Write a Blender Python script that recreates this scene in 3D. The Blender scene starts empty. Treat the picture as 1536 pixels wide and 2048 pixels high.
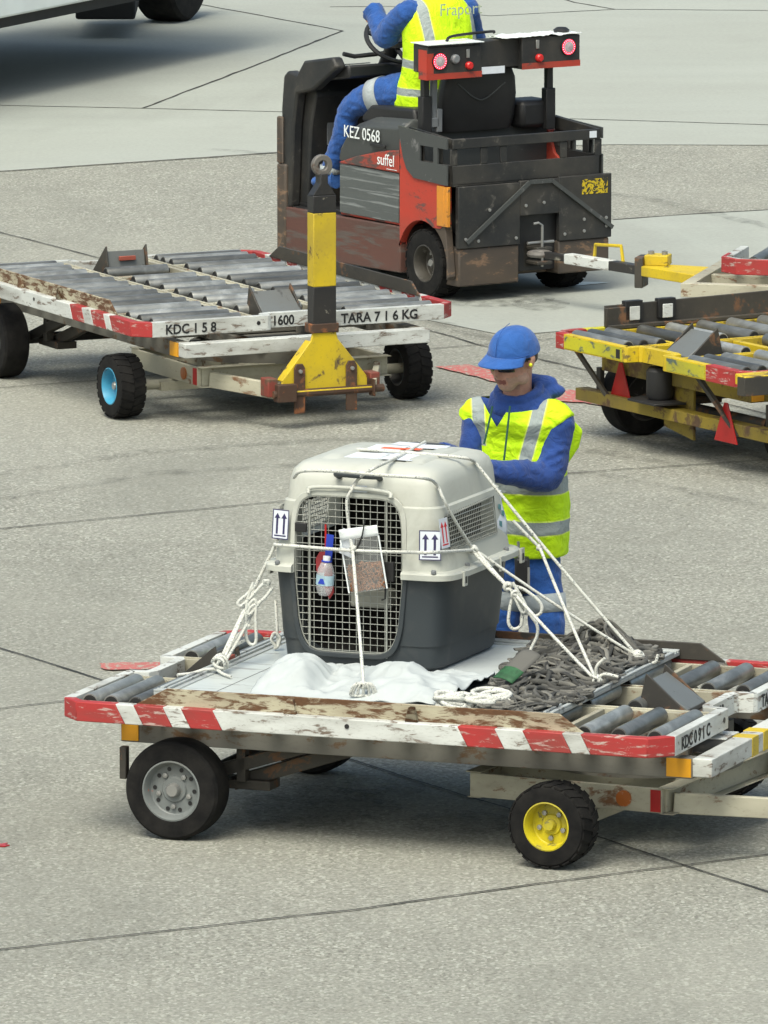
import bpy, bmesh, math, random
from mathutils import Vector, Matrix, noise
random.seed(7)
R = math.radians
S = bpy.context.scene
COL = S.collection

# ------------------------------------------------------------------ camera
CAM_F, CAM_H = 18500.0, 7.2
PITCH = math.atan(2867.0 / CAM_F)
cd = bpy.data.cameras.new('camera'); cam = bpy.data.objects.new('camera', cd); COL.objects.link(cam)
cd.sensor_fit = 'VERTICAL'; cd.sensor_height = 36.0; cd.lens = 36.0 * CAM_F / 2048.0
cd.clip_start = 1.0; cd.clip_end = 2000.0
cam.location = (0, 0, CAM_H); cam.rotation_euler = (R(90) - PITCH, 0, 0)
S.camera = cam
# ------------------------------------------------------------------ light
W = bpy.data.worlds.new("World"); S.world = W; W.use_nodes = True
wn = W.node_tree; bg = wn.nodes['Background']
sky = wn.nodes.new('ShaderNodeTexSky'); sky.sky_type = 'NISHITA'; sky.sun_disc = False
SUN_EL, SUN_AZ = 58.0, 200.0          # azimuth clockwise from +Y
sky.sun_elevation = R(SUN_EL); sky.sun_rotation = R(SUN_AZ)
sky.air_density = 1.0; sky.dust_density = 6.0; sky.ozone_density = 1.0
tint = wn.nodes.new('ShaderNodeMix'); tint.data_type = 'RGBA'; tint.blend_type = 'MULTIPLY'; tint.inputs[0].default_value = 1.0
tint.inputs[7].default_value = (0.95, 1.0, 0.92, 1)      # thick flat cloud seen through a green tinted terminal window
wn.links.new(sky.outputs[0], tint.inputs[6]); wn.links.new(tint.outputs[2], bg.inputs[0]); bg.inputs[1].default_value = 0.135
sl = bpy.data.lights.new('sun', 'SUN'); sl.energy = 1.4; sl.angle = R(28); sl.color = (0.99, 1.0, 0.92)
so = bpy.data.objects.new('sun', sl); COL.objects.link(so)
az = R(SUN_AZ); el = R(SUN_EL)
sd = Vector((math.sin(az) * math.cos(el), math.cos(az) * math.cos(el), math.sin(el)))
so.rotation_euler = sd.to_track_quat('Z', 'Y').to_euler(); so.location = sd * 60
S.view_settings.view_transform = 'Standard'; S.view_settings.look = 'None'
S.view_settings.exposure = 0.62; S.view_settings.gamma = 1.0; S.view_settings.use_curve_mapping = False
S.cycles.max_bounces = 8; S.cycles.transparent_max_bounces = 16

# ------------------------------------------------------------------ survey helpers (photo pixel -> place in the world)
_fw = Vector((0, math.cos(PITCH), -math.sin(PITCH))); _up = Vector((0, math.sin(PITCH), math.cos(PITCH)))
def ray(x, y): return _fw + Vector(((x - 768) / CAM_F, 0, 0)) + _up * ((1024 - y) / CAM_F)
def at(x, y, h=0.0):
    d = ray(x, y); return Vector((0, 0, CAM_H)) + d * ((h - CAM_H) / d.z)
def onplane(x, y, p, n):
    d = ray(x, y); o = Vector((0, 0, CAM_H)); return o + d * ((Vector(p) - o).dot(n) / d.dot(n))
def atY(x, y, Y):
    d = ray(x, y); return Vector((0, 0, CAM_H)) + d * (Y / d.y)

# ------------------------------------------------------------------ mesh builder
class MB:
    def __init__(s): s.v = []; s.f = []; s.m = []; s.T = Matrix.Identity(4)
    def add(s, vs, fs, m=0):
        b = len(s.v); s.v += [tuple(s.T @ Vector(v)) for v in vs]
        s.f += [tuple(i + b for i in f) for f in fs]; s.m += [m] * len(fs)
    def bx(s, x0, x1, y0, y1, z0, z1, m=0):
        vs = [(x, y, z) for x in (x0, x1) for y in (y0, y1) for z in (z0, z1)]
        s.add(vs, [(0, 1, 3, 2), (4, 6, 7, 5), (0, 4, 5, 1), (2, 3, 7, 6), (0, 2, 6, 4), (1, 5, 7, 3)], m)
    def prism(s, poly, a0, a1, m=0, ax='z'):
        def P(u, v, w):
            return {'z': (u, v, w), 'y': (u, w, v), 'x': (w, u, v)}[ax]
        n = len(poly)
        vs = [P(u, v, a0) for u, v in poly] + [P(u, v, a1) for u, v in poly]
        s.add(vs, [tuple(range(n))[::-1], tuple(range(n, 2 * n))] + [(i, (i + 1) % n, (i + 1) % n + n, i + n) for i in range(n)], m)
    def ring(s, outer, inner, a0, a1, m=0, ax='z'):
        def P(u, v, w):
            return {'z': (u, v, w), 'y': (u, w, v), 'x': (w, u, v)}[ax]
        n = len(outer)
        vs = [P(u, v, a0) for u, v in outer] + [P(u, v, a0) for u, v in inner] + [P(u, v, a1) for u, v in outer] + [P(u, v, a1) for u, v in inner]
        fs = []
        for i in range(n):
            j = (i + 1) % n
            fs += [(i, j, j + 2 * n, i + 2 * n), (i + n, i + 3 * n, j + 3 * n, j + n), (i + 2 * n, j + 2 * n, j + 3 * n, i + 3 * n), (i, i + n, j + n, j)]
        s.add(vs, fs, m)
    def tube(s, pts, r, n=8, m=0, flat=1.0, cap=True, closed=False, up=None):
        pts = [Vector(p) for p in pts]; k = len(pts)
        if k < 2: return
        rr = r if isinstance(r, (list, tuple)) else [r] * k
        vs = []; prev = None
        for i, p in enumerate(pts):
            if closed: t = pts[(i + 1) % k] - pts[i - 1]
            else: t = pts[min(i + 1, k - 1)] - pts[max(i - 1, 0)]
            if t.length < 1e-9: t = Vector((0, 0, 1))
            t.normalize()
            if prev is None:
                a = Vector(up) if up else (Vector((0, 0, 1)) if abs(t.z) < 0.9 else Vector((1, 0, 0)))
                u = (a - t * a.dot(t)).normalized()
            else:
                u = prev - t * prev.dot(t)
                u = u.normalized() if u.length > 1e-6 else t.orthogonal().normalized()
            prev = u; w = t.cross(u); q = rr[i]
            ru, rw = (q if isinstance(q, tuple) else (q, q * flat))
            for j in range(n):
                a = 2 * math.pi * j / n; vs.append(p + u * math.cos(a) * ru + w * math.sin(a) * rw)
        fs = []
        for i in range(k if closed else k - 1):
            i2 = (i + 1) % k
            for j in range(n):
                j2 = (j + 1) % n; fs.append((i * n + j, i * n + j2, i2 * n + j2, i2 * n + j))
        if cap and not closed: fs += [tuple(range(n))[::-1], tuple(range((k - 1) * n, k * n))]
        s.add(vs, fs, m)
    def beam(s, p0, p1, w, h, m=0, up=(0, 0, 1)):
        p0 = Vector(p0); p1 = Vector(p1); t = (p1 - p0).normalized(); u = Vector(up)
        u = (u - t * u.dot(t)).normalized(); a = t.cross(u)
        vs = [p + a * sx * w / 2 + u * sz * h / 2 for p in (p0, p1) for sx in (-1, 1) for sz in (-1, 1)]
        s.add(vs, [(0, 1, 3, 2), (4, 6, 7, 5), (0, 4, 5, 1), (2, 3, 7, 6), (0, 2, 6, 4), (1, 5, 7, 3)], m)
    def lathe(s, prof, o=(0, 0, 0), ax='y', n=32, m=0, caps=False):
        o = Vector(o); k = len(prof); vs = []
        for r_, h in prof:
            for j in range(n):
                a = 2 * math.pi * j / n; c, d = r_ * math.cos(a), r_ * math.sin(a)
                vs.append(o + Vector({'y': (c, h, d), 'z': (c, d, h), 'x': (h, c, d)}[ax]))
        fs = [(i * n + j, i * n + (j + 1) % n, (i + 1) * n + (j + 1) % n, (i + 1) * n + j) for i in range(k - 1) for j in range(n)]
        if caps: fs += [tuple(range(n)), tuple(range((k - 1) * n, k * n))[::-1]]
        s.add(vs, fs, m)
    def ell(s, c, r, n=16, k=10, m=0, rot=None):
        c = Vector(c); r = (r, r, r) if not isinstance(r, (tuple, list)) else r
        rows = []
        M = rot.to_matrix() if rot else Matrix.Identity(3)
        vs = [c + M @ Vector((0, 0, -r[2]))]
        for i in range(1, k):
            t = math.pi * i / k - math.pi / 2
            for j in range(n):
                a = 2 * math.pi * j / n
                vs.append(c + M @ Vector((r[0] * math.cos(t) * math.cos(a), r[1] * math.cos(t) * math.sin(a), r[2] * math.sin(t))))
        vs.append(c + M @ Vector((0, 0, r[2])))
        fs = [(0, 1 + (j + 1) % n, 1 + j) for j in range(n)]
        for i in range(k - 2):
            for j in range(n): fs.append((1 + i * n + j, 1 + i * n + (j + 1) % n, 1 + (i + 1) * n + (j + 1) % n, 1 + (i + 1) * n + j))
        L = len(vs) - 1
        fs += [(L, 1 + (k - 2) * n + j, 1 + (k - 2) * n + (j + 1) % n) for j in range(n)]
        s.add(vs, fs, m)
    def loft(s, rings, m=0, cap=True, mf=None):
        n = len(rings[0]); vs = [p for r_ in rings for p in r_]
        for i in range(len(rings) - 1):
            pass
        fs = [(i * n + j, i * n + (j + 1) % n, (i + 1) * n + (j + 1) % n, (i + 1) * n + j) for i in range(len(rings) - 1) for j in range(n)]
        if cap: fs += [tuple(range(n))[::-1], tuple(range((len(rings) - 1) * n, len(rings) * n))]
        s.add(vs, fs, m)
    def grid(s, fn, nu, nv, m=0):
        vs = [fn(i / nu, j / nv) for i in range(nu + 1) for j in range(nv + 1)]; q = nv + 1
        s.add(vs, [(i * q + j, (i + 1) * q + j, (i + 1) * q + j + 1, i * q + j + 1) for i in range(nu) for j in range(nv)], m)
    def mesh(s, name):
        me = bpy.data.meshes.new(name); me.from_pydata(s.v, [], s.f); me.polygons.foreach_set('material_index', s.m)
        bm = bmesh.new(); bm.from_mesh(me); bmesh.ops.recalc_face_normals(bm, faces=bm.faces); bm.to_mesh(me); bm.free()
        return me
    def build(s, name, mats, parent=None, bevel=0.0, smooth=35, solid=0.0, sub=0):
        me = s.mesh(name); o = bpy.data.objects.new(name, me); COL.objects.link(o)
        for m in (mats if isinstance(mats, (list, tuple)) else [mats]): me.materials.append(m)
        if smooth:
            me.shade_smooth(); me.set_sharp_from_angle(angle=R(smooth))
        if solid:
            q = o.modifiers.new('solid', 'SOLIDIFY'); q.thickness = solid; q.offset = 0
        if bevel:
            q = o.modifiers.new('bevel', 'BEVEL'); q.width = bevel; q.segments = 2; q.limit_method = 'ANGLE'; q.angle_limit = R(40); q.harden_normals = False
        if sub:
            q = o.modifiers.new('sub', 'SUBSURF'); q.levels = sub; q.render_levels = sub
        if parent: o.parent = parent
        return o

def tag(o, label=None, cat=None, group=None, kind=None):
    if label: o['label'] = label
    if cat: o['category'] = cat
    if group: o['group'] = group
    if kind: o['kind'] = kind
    return o
def thing(name, label, cat, loc=(0, 0, 0), rz=0.0, group=None):
    o = bpy.data.objects.new(name, None); COL.objects.link(o); o.location = loc; o.rotation_euler = (0, 0, rz)
    o.empty_display_size = 0.1
    return tag(o, label, cat, group)
def clone(o, parent, loc=None, rot=None):
    c = o.copy(); COL.objects.link(c); c.parent = parent
    if loc is not None: c.location = loc
    if rot is not None: c.rotation_euler = rot
    for ch in [k for k in bpy.data.objects if k.parent == o]: clone(ch, c)
    return c
def bake(o):
    """apply an object's modifiers to its own mesh"""
    dg = bpy.context.evaluated_depsgraph_get(); ev = o.evaluated_get(dg)
    me = bpy.data.meshes.new_from_object(ev, depsgraph=dg)
    old = o.data; mats = [m for m in old.materials]; o.modifiers.clear(); o.data = me
    me.materials.clear()
    for m in mats: me.materials.append(m)
    bpy.data.meshes.remove(old); return o
def fuse(mb, name, mats, parent, voxel=0.012, it=4, fac=0.5, wr=0.0):
    """merge overlapping solids into one continuous skin"""
    o = mb.build(name, mats, parent, smooth=0)
    q = o.modifiers.new('r', 'REMESH'); q.mode = 'VOXEL'; q.voxel_size = voxel; q.use_smooth_shade = True
    q = o.modifiers.new('s', 'SMOOTH'); q.factor = fac; q.iterations = it
    bake(o)
    if wr:      # cloth creases: ridged noise pushed along the normals
        me = o.data; nn = [v.normal.copy() for v in me.vertices]
        for v, n in zip(me.vertices, nn):
            p = v.co; a = 1 - 2 * abs(noise.noise(Vector((p.x * 9, p.y * 9, p.z * 20 + p.x * 8)))); b = 1 - 2 * abs(noise.noise(Vector((p.x * 22 + 5, p.y * 22, p.z * 34))))
            v.co = p + n * wr * (0.7 * a + 0.35 * b - 0.45)
    o.data.shade_smooth(); return o
def text(body, name, mat, parent, loc, rot, size, sx=1.0, depth=0.0008, align='LEFT', bold=0.0):
    cu = bpy.data.curves.new(name, 'FONT'); cu.body = body; cu.size = size; cu.extrude = depth; cu.align_x = align; cu.resolution_u = 3
    cu.offset = bold
    t = bpy.data.objects.new(name, cu); COL.objects.link(t)
    dg = bpy.context.evaluated_depsgraph_get(); me = bpy.data.meshes.new_from_object(t.evaluated_get(dg))
    bpy.data.objects.remove(t); me.materials.clear(); me.materials.append(mat)
    o = bpy.data.objects.new(name, me); COL.objects.link(o); o.parent = parent
    o.location = loc; o.rotation_euler = rot; o.scale = (sx, 1, 1); return o
def catmull(pts, n=8):
    P = [Vector(p) for p in pts]; out = []
    for i in range(len(P) - 1):
        a = P[i - 1] if i else P[0] * 2 - P[1]; b = P[i]; c = P[i + 1]; d = P[i + 2] if i + 2 < len(P) else P[-1] * 2 - P[-2]
        for k in range(n):
            t = k / n
            out.append(0.5 * ((2 * b) + (c - a) * t + (2 * a - 5 * b + 4 * c - d) * t * t + (3 * b - a - 3 * c + d) * t ** 3))
    out.append(P[-1]); return out

# ------------------------------------------------------------------ materials
def nt(name):
    m = bpy.data.materials.new(name); m.use_nodes = True; t = m.node_tree; return m, t, t.nodes['Principled BSDF']
def N(t, k, **kw):
    n = t.nodes.new(k)
    for a, b in kw.items(): setattr(n, a, b)
    return n
def coords(t, sc=(1, 1, 1), rand=True, kind='Object'):
    tc = N(t, 'ShaderNodeTexCoord'); mp = N(t, 'ShaderNodeMapping'); mp.inputs['Scale'].default_value = sc
    t.links.new(tc.outputs[kind], mp.inputs[0])
    if rand:
        oi = N(t, 'ShaderNodeObjectInfo'); mu = N(t, 'ShaderNodeMath', operation='MULTIPLY'); mu.inputs[1].default_value = 37.0
        t.links.new(oi.outputs['Random'], mu.inputs[0]); t.links.new(mu.outputs[0], mp.inputs['Location'])
    return mp.outputs[0]
def noi(t, vec, sc, det=6, rough=0.6, dist=0.0):
    n = N(t, 'ShaderNodeTexNoise'); n.inputs['Scale'].default_value = sc; n.inputs['Detail'].default_value = det
    n.inputs['Roughness'].default_value = rough; n.inputs['Distortion'].default_value = dist; t.links.new(vec, n.inputs[0]); return n.outputs[0]
def ramp(t, src, stops):
    r_ = N(t, 'ShaderNodeValToRGB'); e = r_.color_ramp.elements
    while len(e) < len(stops): e.new(0.5)
    for i, (p, c) in enumerate(stops):
        e[i].position = p; e[i].color = (*c[:3], 1) if isinstance(c, (tuple, list)) else (c, c, c, 1)
    t.links.new(src, r_.inputs[0]); return r_.outputs[0]
def mix(t, f, a, b, mode='MIX'):
    n = N(t, 'ShaderNodeMix', data_type='RGBA', blend_type=mode)
    if isinstance(f, (int, float)): n.inputs[0].default_value = f
    else: t.links.new(f, n.inputs[0])
    for i, q in ((6, a), (7, b)):
        if isinstance(q, (tuple, list)): n.inputs[i].default_value = (*q[:3], 1)
        else: t.links.new(q, n.inputs[i])
    return n.outputs[2]
def bump(t, b, src, st=0.3, dist=0.005):
    n = N(t, 'ShaderNodeBump'); n.inputs['Strength'].default_value = st; n.inputs['Distance'].default_value = dist
    t.links.new(src, n.inputs['Height']); t.links.new(n.outputs[0], b.inputs['Normal'])
def dirty(m, col=(0.10, 0.085, 0.065), amt=0.5, sc=4.0):
    """soft irregular grime over an existing material"""
    t = m.node_tree; b = t.nodes['Principled BSDF']; l = b.inputs['Base Color'].links[0]; src = l.from_socket; v = coords(t)
    f = ramp(t, noi(t, v, sc, 8, 0.7, 0.8), [(0.50, 0.0), (0.72, amt)]); t.links.new(mix(t, f, src, col), b.inputs['Base Color']); return m
def flat(name, col, rough=0.6, metal=0.0, var=0.12, sc=8.0, bmp=0.0, bsc=60.0):
    m, t, b = nt(name); v = coords(t)
    n = noi(t, v, sc)
    c = mix(t, ramp(t, n, [(0.3, 0.0), (0.7, 1.0)]), tuple(x * (1 - var) for x in col), tuple(min(1, x * (1 + var)) for x in col))
    t.links.new(c, b.inputs['Base Color']); b.inputs['Roughness'].default_value = rough; b.inputs['Metallic'].default_value = metal
    if bmp: bump(t, b, noi(t, v, bsc, 3), bmp, 0.004)
    return m
def paint(name, col, chip=(0.09, 0.035, 0.018), wear=0.30, rough=0.5, sc=9.0, stretch=(1, 1, 1), dirt=0.35, chip2=None, dcol=(0.10, 0.085, 0.06)):
    """worn paint: rust or undercoat shows through chips, grime in large soft patches"""
    m, t, b = nt(name); v = coords(t, stretch)
    n1 = noi(t, v, sc, 10, 0.68, 0.4); n2 = noi(t, v, sc * 0.25, 4, 0.6); n3 = noi(t, v, sc * 6, 4, 0.6)
    thr = 0.5 + (0.5 - wear) * 0.38
    chips = ramp(t, n1, [(thr - 0.01, 0.0), (thr + 0.012, 0.55), (thr + 0.07, 1.0)])
    cc = mix(t, n3, chip, chip2 or tuple(x * 2.2 for x in chip))
    d = ramp(t, n2, [(0.42, 0.0), (0.72, 1.0)])
    dm = N(t, 'ShaderNodeMath', operation='MULTIPLY'); dm.inputs[1].default_value = dirt; t.links.new(d, dm.inputs[0])
    base = mix(t, dm.outputs[0], col, dcol)
    g = mix(t, ramp(t, n3, [(0.55, 0.0), (0.8, 0.35)]), base, dcol)
    t.links.new(mix(t, chips, g, cc), b.inputs['Base Color'])
    t.links.new(ramp(t, chips, [(0.0, rough), (1.0, min(1, rough + 0.3))]), b.inputs['Roughness'])
    bump(t, b, n1, 0.25, 0.003); return m

M = {}
M['white'] = paint('white_paint', (0.56, 0.58, 0.56), (0.09, 0.07, 0.055), 0.30, 0.5, 16, (0.6, 0.6, 2), 0.55)
M['red'] = paint('red_paint', (0.36, 0.026, 0.026), (0.27, 0.20, 0.18), 0.30, 0.55, 17, (0.6, 0.6, 3), 0.65, dcol=(0.16, 0.05, 0.04))
M['cream'] = paint('cream_paint', (0.42, 0.40, 0.31), (0.10, 0.05, 0.025), 0.28, 0.6, 6, (1, 1, 2), 0.7)
M['rusty'] = paint('rusty_cream', (0.40, 0.37, 0.27), (0.055, 0.028, 0.015), 0.52, 0.75, 24, (0.35, 1, 1.3), 0.85, chip2=(0.15, 0.075, 0.035), dcol=(0.14, 0.085, 0.05))
M['yellow'] = paint('yellow_paint', (0.58, 0.42, 0.01), (0.05, 0.035, 0.02), 0.24, 0.5, 8, (1, 1, 1), 0.45)
M['greenyellow'] = paint('acid_yellow_paint', (0.50, 0.47, 0.02), (0.05, 0.07, 0.06), 0.34, 0.5, 9, (1, 1, 2), 0.4)
M['blackp'] = paint('black_paint', (0.018, 0.018, 0.019), (0.16, 0.15, 0.12), 0.10, 0.45, 7, (1, 1, 1), 0.3, dcol=(0.06, 0.05, 0.04))
M['darksteel'] = paint('dark_steel', (0.030, 0.028, 0.025), (0.10, 0.05, 0.025), 0.32, 0.6, 5, (1, 1, 1), 0.5)
M['brownsteel'] = paint('brown_steel', (0.055, 0.025, 0.014), (0.13, 0.05, 0.02), 0.35, 0.7, 9, (1, 1, 1), 0.3)
M['orange'] = flat('orange_reflector', (0.72, 0.33, 0.01), 0.35, 0, 0.08)
M['redrefl'] = flat('red_reflector', (0.34, 0.010, 0.010), 0.35, 0, 0.2)
def roller_mat():
    m, t, b = nt('galvanized_roller'); v = coords(t, (1, 1, 1)); v2 = coords(t, (1, 0.5, 1))
    n1 = noi(t, v2, 9, 8, 0.65, 0.6); n2 = noi(t, v, 60, 3)
    c = ramp(t, n1, [(0.25, (0.16, 0.16, 0.15)), (0.5, (0.28, 0.285, 0.27)), (0.72, (0.50, 0.505, 0.48))])
    oi = N(t, 'ShaderNodeObjectInfo'); c = mix(t, 1.0, c, ramp(t, oi.outputs['Random'], [(0.0, 0.32), (0.35, 0.65), (0.7, 1.0), (1.0, 1.4)]), 'MULTIPLY')
    t.links.new(c, b.inputs['Base Color']); b.inputs['Metallic'].default_value = 0.55; b.inputs['Roughness'].default_value = 0.36
    bump(t, b, n2, 0.1, 0.002); return m
M['roller'] = roller_mat()
M['rollerend'] = flat('roller_end', (0.012, 0.012, 0.012), 0.6)
def rubber():
    m, t, b = nt('tyre_rubber'); v = coords(t); n = noi(t, v, 14, 6)
    t.links.new(ramp(t, n, [(0.35, (0.004, 0.004, 0.0045)), (0.7, (0.016, 0.015, 0.014))]), b.inputs['Base Color'])
    b.inputs['Roughness'].default_value = 0.85; b.inputs['Specular IOR Level'].default_value = 0.25; bump(t, b, noi(t, v, 90, 3), 0.3, 0.002); return m
M['rubber'] = rubber()
M['rimgrey'] = paint('grey_rim', (0.16, 0.175, 0.175), (0.25, 0.06, 0.03), 0.10, 0.5, 10, dirt=0.5)
M['rimyellow'] = paint('yellow_rim', (0.52, 0.44, 0.012), (0.05, 0.05, 0.04), 0.22, 0.5, 16, dirt=0.7)
M['rimblue'] = paint('blue_rim', (0.05, 0.30, 0.48), (0.03, 0.04, 0.05), 0.12, 0.45, 12, dirt=0.25)
M['rimblack'] = paint('black_rim', (0.03, 0.03, 0.03), (0.12, 0.11, 0.10), 0.25, 0.5, 12, dirt=0.4)
M['bolt'] = flat('bolt_steel', (0.33, 0.33, 0.32), 0.4, 0.6)
M['black'] = flat('black_plastic', (0.014, 0.014, 0.015), 0.5, 0, 0.25)
M['ink'] = flat('stencil_ink', (0.012, 0.012, 0.013), 0.7, 0, 0.3, 30)
M['inkworn'] = flat('worn_ink', (0.06, 0.055, 0.055), 0.7, 0, 0.5, 30)

# ------------------------------------------------------------------ the apron
def apron_mat(name, rough_agg):
    m, t, b = nt(name); v = coords(t, (1, 1, 1), False)
    big = noi(t, v, 0.35, 6, 0.6); mid = noi(t, v, 2.2, 6, 0.65)
    big2 = noi(t, coords(t, (0.5, 0.16, 1), False), 0.9, 5, 0.6, 0.8)
    if rough_agg:
        fine = noi(t, v, 44, 6, 0.85); pe = N(t, 'ShaderNodeTexVoronoi'); pe.inputs['Scale'].default_value = 80; t.links.new(coords(t, (1, 0.6, 1), False), pe.inputs[0])
        sp = ramp(t, pe.outputs['Color'], [(0.08, (0.10, 0.102, 0.088)), (0.45, (0.255, 0.26, 0.228)), (0.72, (0.36, 0.365, 0.325)), (0.95, (0.68, 0.69, 0.62))])
        c = mix(t, ramp(t, fine, [(0.40, 0.0), (0.60, 1.0)]), (0.130, 0.129, 0.110), (0.455, 0.450, 0.385))
        c = mix(t, 0.45, c, sp)
        c = mix(t, ramp(t, mid, [(0.4, 0.0), (0.75, 0.35)]), c, (0.185, 0.185, 0.160))
        c = mix(t, ramp(t, big, [(0.35, 0.40), (0.6, 0.0)]), c, (0.36, 0.358, 0.31))
        c = mix(t, ramp(t, big2, [(0.50, 0.0), (0.68, 0.38)]), c, (0.16, 0.162, 0.14))
        bump(t, b, fine, 0.6, 0.012)
    else:
        st = coords(t, (0.35, 1.2, 1), False); s1 = noi(t, st, 1.1, 7, 0.6, 0.3)
        c = mix(t, ramp(t, s1, [(0.3, 0.0), (0.7, 1.0)]), (0.33, 0.352, 0.32), (0.375, 0.398, 0.362))
        c = mix(t, ramp(t, big, [(0.35, 0.45), (0.62, 0.0)]), c, (0.30, 0.31, 0.275))
        c = mix(t, ramp(t, big2, [(0.52, 0.0), (0.70, 0.35)]), c, (0.20, 0.204, 0.18))
        c = mix(t, ramp(t, noi(t, v, 4, 8, 0.7), [(0.64, 0.0), (0.74, 0.35)]), c, (0.17, 0.17, 0.155))
        c = mix(t, 0.16, c, ramp(t, noi(t, v, 34, 5, 0.8), [(0.3, (0.10, 0.10, 0.09)), (0.7, (0.50, 0.50, 0.46))]))
        bump(t, b, noi(t, v, 30, 4), 0.15, 0.004)
    t.links.new(c, b.inputs['Base Color']); b.inputs['Roughness'].default_value = 0.88; b.inputs['Specular IOR Level'].default_value = 0.3
    return m
M['agg'] = apron_mat('exposed_aggregate', True); M['smooth'] = apron_mat('smooth_concrete', False)
g = MB(); g.grid(lambda u, v: (-300 + 600 * u, -100 + 900 * v, 0), 4, 4)
tag(g.build('apron_ground', M['agg'], smooth=0), 'grey exposed aggregate concrete apron', kind='structure')
def sheet(name, pix, z, mat, label, ext=None):
    mb = MB(); pts = [(at(*p).x, at(*p).y) for p in pix] if not ext else ext
    mb.add([(x, y, z) for x, y in pts], [tuple(range(len(pts)))]); o = mb.build(name, mat, smooth=0); return tag(o, label, kind='structure')
a = at(0, 343); b_ = at(558, 305); c_ = at(1220, 290); d_ = at(1536, 291)
far = [(a.x - 30, a.y - 9), (a.x, a.y), (b_.x, b_.y), (c_.x, c_.y), (d_.x, d_.y), (d_.x + 30, d_.y + 1), (d_.x + 60, 300), (a.x - 60, 300)]
sheet('smooth_slab', None, 0.004, M['smooth'], 'pale smooth concrete slabs behind the tractor', far)
nr = [(560, 590), (700, 480), (1218, 441), (1536, 420), (1760, 408), (1760, 668), (1536, 640), (1230, 655), (1010, 672), (850, 640)]
sheet('smooth_slab', nr, 0.004, M['smooth'], 'pale smooth concrete strip under the tractor')
M['joint'] = flat('joint_sealant', (0.035, 0.034, 0.03), 0.9, 0, 0.4, 20)
def strip(mb, pix, w, z=0.006):
    P = [at(*p) for p in pix]; q = []
    for i in range(len(P) - 1):
        n = max(2, int((P[i + 1] - P[i]).length / 0.12))
        for k in range(n): q.append(P[i].lerp(P[i + 1], k / n))
    q.append(P[-1]); vs = []
    for i, p in enumerate(q):
        t = (q[min(i + 1, len(q) - 1)] - q[max(i - 1, 0)]).normalized(); s_ = Vector((-t.y, t.x, 0))
        c = p + s_ * noise.noise(p * 3.1) * 0.012; ww = w * (0.6 + 0.8 * abs(noise.noise(p * 7)))
        vs += [(c + s_ * ww / 2).to_tuple()[:2] + (z,), (c - s_ * ww / 2).to_tuple()[:2] + (z,)]
    mb.add(vs, [(2 * i, 2 * i + 1, 2 * i + 3, 2 * i + 2) for i in range(len(q) - 1)])
joints = [[(-400, 1172), (0, 1297), (212, 1364), (770, 1543), (1240, 1690), (1536, 1786), (1900, 1900)], [(-400, 1990), (0, 1901), (700, 1822), (1170, 1757), (1536, 1711), (2000, 1655)],
          [(-400, 1100), (0, 1059), (545, 1006), (1140, 948), (1536, 921), (1900, 895)], [(-200, 793), (0, 777), (200, 762), (870, 698), (1115, 678), (1230, 668)],
          [(-300, 385), (0, 466), (195, 516), (810, 648), (980, 697), (1215, 751), (1536, 830)], [(-300, 1450), (0, 1419), (130, 1404)]]
j = MB()
for q in joints: strip(j, q, 0.016)
for q in [[(-300, 369), (0, 344), (558, 306)], [(-300, 206), (0, 212), (285, 218), (520, 224), (1220, 241), (1536, 251), (1900, 262)], [(285, 218), (490, 140), (685, 63)], [(660, 15), (780, 14), (980, 33), (1230, 20), (1536, 22)],
          [(1100, -8), (1150, 6), (1230, 20)], [(1225, 441), (1380, 430), (1536, 421), (1900, 397)], [(370, 5), (500, 28), (685, 63)]]: strip(j, q, 0.030)
tag(j.build('slab_joints', M['joint'], smooth=0), 'dark sealed joints between the concrete slabs', kind='structure')
M['redmark'] = paint('red_ground_paint', (0.42, 0.12, 0.11), (0.20, 0.19, 0.16), 0.42, 0.85, 34, (1, 0.5, 1), dirt=0.2)
M['whitemark'] = paint('white_ground_paint', (0.60, 0.68, 0.66), (0.32, 0.33, 0.30), 0.3, 0.85, 16, dirt=0.1)
def softpoly(pix, jag=0.02):
    P = [at(*p) for p in pix]; out = []
    for i in range(len(P)):
        a, b = P[i], P[(i + 1) % len(P)]; n = max(1, int((b - a).length / 0.04))
        for k in range(n):
            q = a.lerp(b, k / n); out.append((q.x + noise.noise(q * 9) * jag, q.y + noise.noise(q * 11 + Vector((5, 5, 5))) * jag * 2.5))
    return out
sheet('red_ground_marking', None, 0.008, M['redmark'], 'faded red painted stripe on the concrete behind the worker', softpoly([(870, 736), (940, 731), (1010, 750), (1110, 778), (1225, 796), (1300, 812), (1300, 826), (1215, 814), (1110, 802), (980, 763)]))
sheet('red_ground_marking', None, 0.008, M['redmark'], 'short red painted mark beside the dolly rear end', softpoly([(196, 1329), (340, 1327), (420, 1327), (420, 1342), (210, 1342)]))
sheet('white_ground_marking', None, 0.008, M['whitemark'], 'pale triangular painted mark beside the tractor wheel', softpoly([(1165, 566), (1222, 567), (1160, 573), (1120, 574)], 0.005))

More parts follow.
